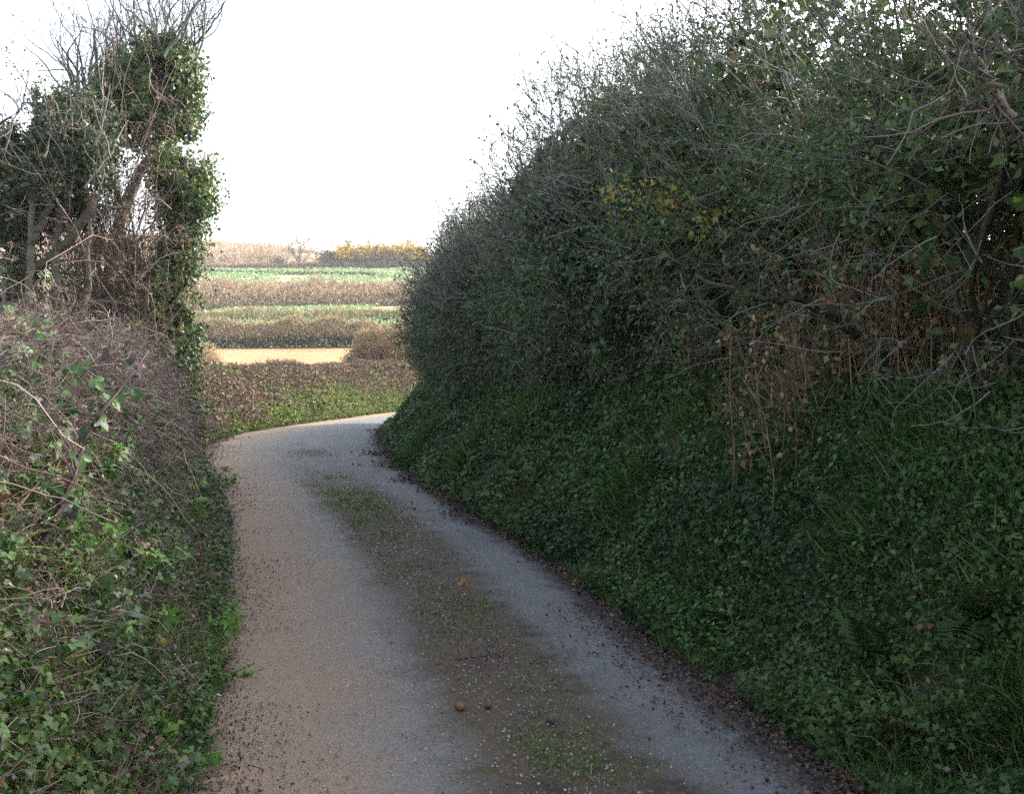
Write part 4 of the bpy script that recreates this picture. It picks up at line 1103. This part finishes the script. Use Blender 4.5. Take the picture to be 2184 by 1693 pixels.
xs = np.linspace(-72, 16, 8)
far_hedge('dark low hedge along the top of the upper crop field', [(a, 204.5) for a in xs], 1.0, .8, 12000, .3, [('growth', 'scrubdark', .75, 0, 1), ('dry_growth', 'scrub', .25, .3, 1.2)])
# bracken and scrub over the hillside
n = 20000
x = -130 + 170*rng.random(n); y = 206 + 150*rng.random(n)**1.3
p = np.stack([x, y, height(x, y)], -1); k = noise3(p, 14) > .40; p = p[k]
mb = MB(); leaves(mb, KITE, p + [0, 0, .35], np.tile([0, -.3, .7], (len(p), 1)), .8*(.5 + rng.random(len(p))), .9, 0); blades(mb, p, np.tile([0, 0, .6], (len(p), 1)), 1.1*(.5 + rng.random(len(p))), .5, 3)
tag(mb.build('hill_scrub', M['scrub']), 'pale brown bracken and scrub over the far hillside', 'scrub', kind='stuff')

hv = [(x, y, z) for z in (-2, 95) for y in (-30, 1700) for x in (-900, 900)]
hm, nt, out = nodes('haze')
vp = nt.nodes.new('ShaderNodeVolumePrincipled'); vp.inputs['Color'].default_value = (.95, .96, 1, 1); vp.inputs['Density'].default_value = .00055
nt.links.new(vp.outputs[0], out.inputs['Volume'])
hz = MB().add(hv, [(0, 2, 3, 1), (4, 5, 7, 6), (0, 1, 5, 4), (2, 6, 7, 3), (0, 4, 6, 2), (1, 3, 7, 5)]).build('haze', hm)
tag(hz, kind='stuff')
# ------------------------------------------------------------------ light, sky, camera
AZ, EL = R(58), R(33)
SD = Vector((math.sin(AZ)*math.cos(EL), math.cos(AZ)*math.cos(EL), math.sin(EL)))
w = bpy.data.worlds.new('World'); bpy.context.scene.world = w; w.use_nodes = True
nt = w.node_tree
bg = nt.nodes['Background']
sky = nt.nodes.new('ShaderNodeTexSky'); sky.sky_type = 'NISHITA'; sky.sun_disc = False
sky.sun_elevation = EL; sky.sun_rotation = AZ; sky.air_density = 1.0; sky.dust_density = 3.5; sky.ozone_density = .6
bg.inputs[1].default_value = .15
bw = nt.nodes.new('ShaderNodeRGBToBW'); nt.links.new(sky.outputs[0], bw.inputs[0])
mxs = nt.nodes.new('ShaderNodeMix'); mxs.data_type = 'RGBA'; mxs.inputs[0].default_value = .48      # sky greyed like thin cloud, to take blue out of the shade
tintc = nt.nodes.new('ShaderNodeMix'); tintc.data_type = 'RGBA'; tintc.blend_type = 'MULTIPLY'; tintc.inputs[0].default_value = 1
nt.links.new(bw.outputs[0], tintc.inputs[6]); tintc.inputs[7].default_value = (1.02, 1.0, .96, 1)
nt.links.new(sky.outputs[0], mxs.inputs[6]); nt.links.new(tintc.outputs[2], mxs.inputs[7]); nt.links.new(mxs.outputs[2], bg.inputs[0])
sun = bpy.data.lights.new('sun', 'SUN'); sun.energy = 2.0; sun.angle = R(.6); sun.color = (1, .91, .77)
so = bpy.data.objects.new('sun', sun); C.objects.link(so); so.rotation_euler = SD.to_track_quat('Z', 'Y').to_euler()

cam = bpy.data.cameras.new('camera'); co = bpy.data.objects.new('camera', cam); C.objects.link(co)
co.location = (0, 0, EYE); co.rotation_euler = (R(90), 0, 0)
cam.sensor_width = 36; cam.lens = 36*2143/2184; cam.shift_y = -(846 - 790)/2184
cam.clip_end = 4000; cam.clip_start = .05
sc = bpy.context.scene
sc.camera = co
sc.view_settings.view_transform = 'Standard'; sc.view_settings.look = 'None'; sc.view_settings.exposure = 2.3; sc.view_settings.gamma = 1
sc.render.engine = 'CYCLES'
sc.cycles.use_denoising = False; sc.cycles.max_bounces = 5; sc.cycles.diffuse_bounces = 3; sc.cycles.glossy_bounces = 2; sc.cycles.transmission_bounces = 3
for o in bpy.data.objects:
    if '_loc' in o: del o['_loc']
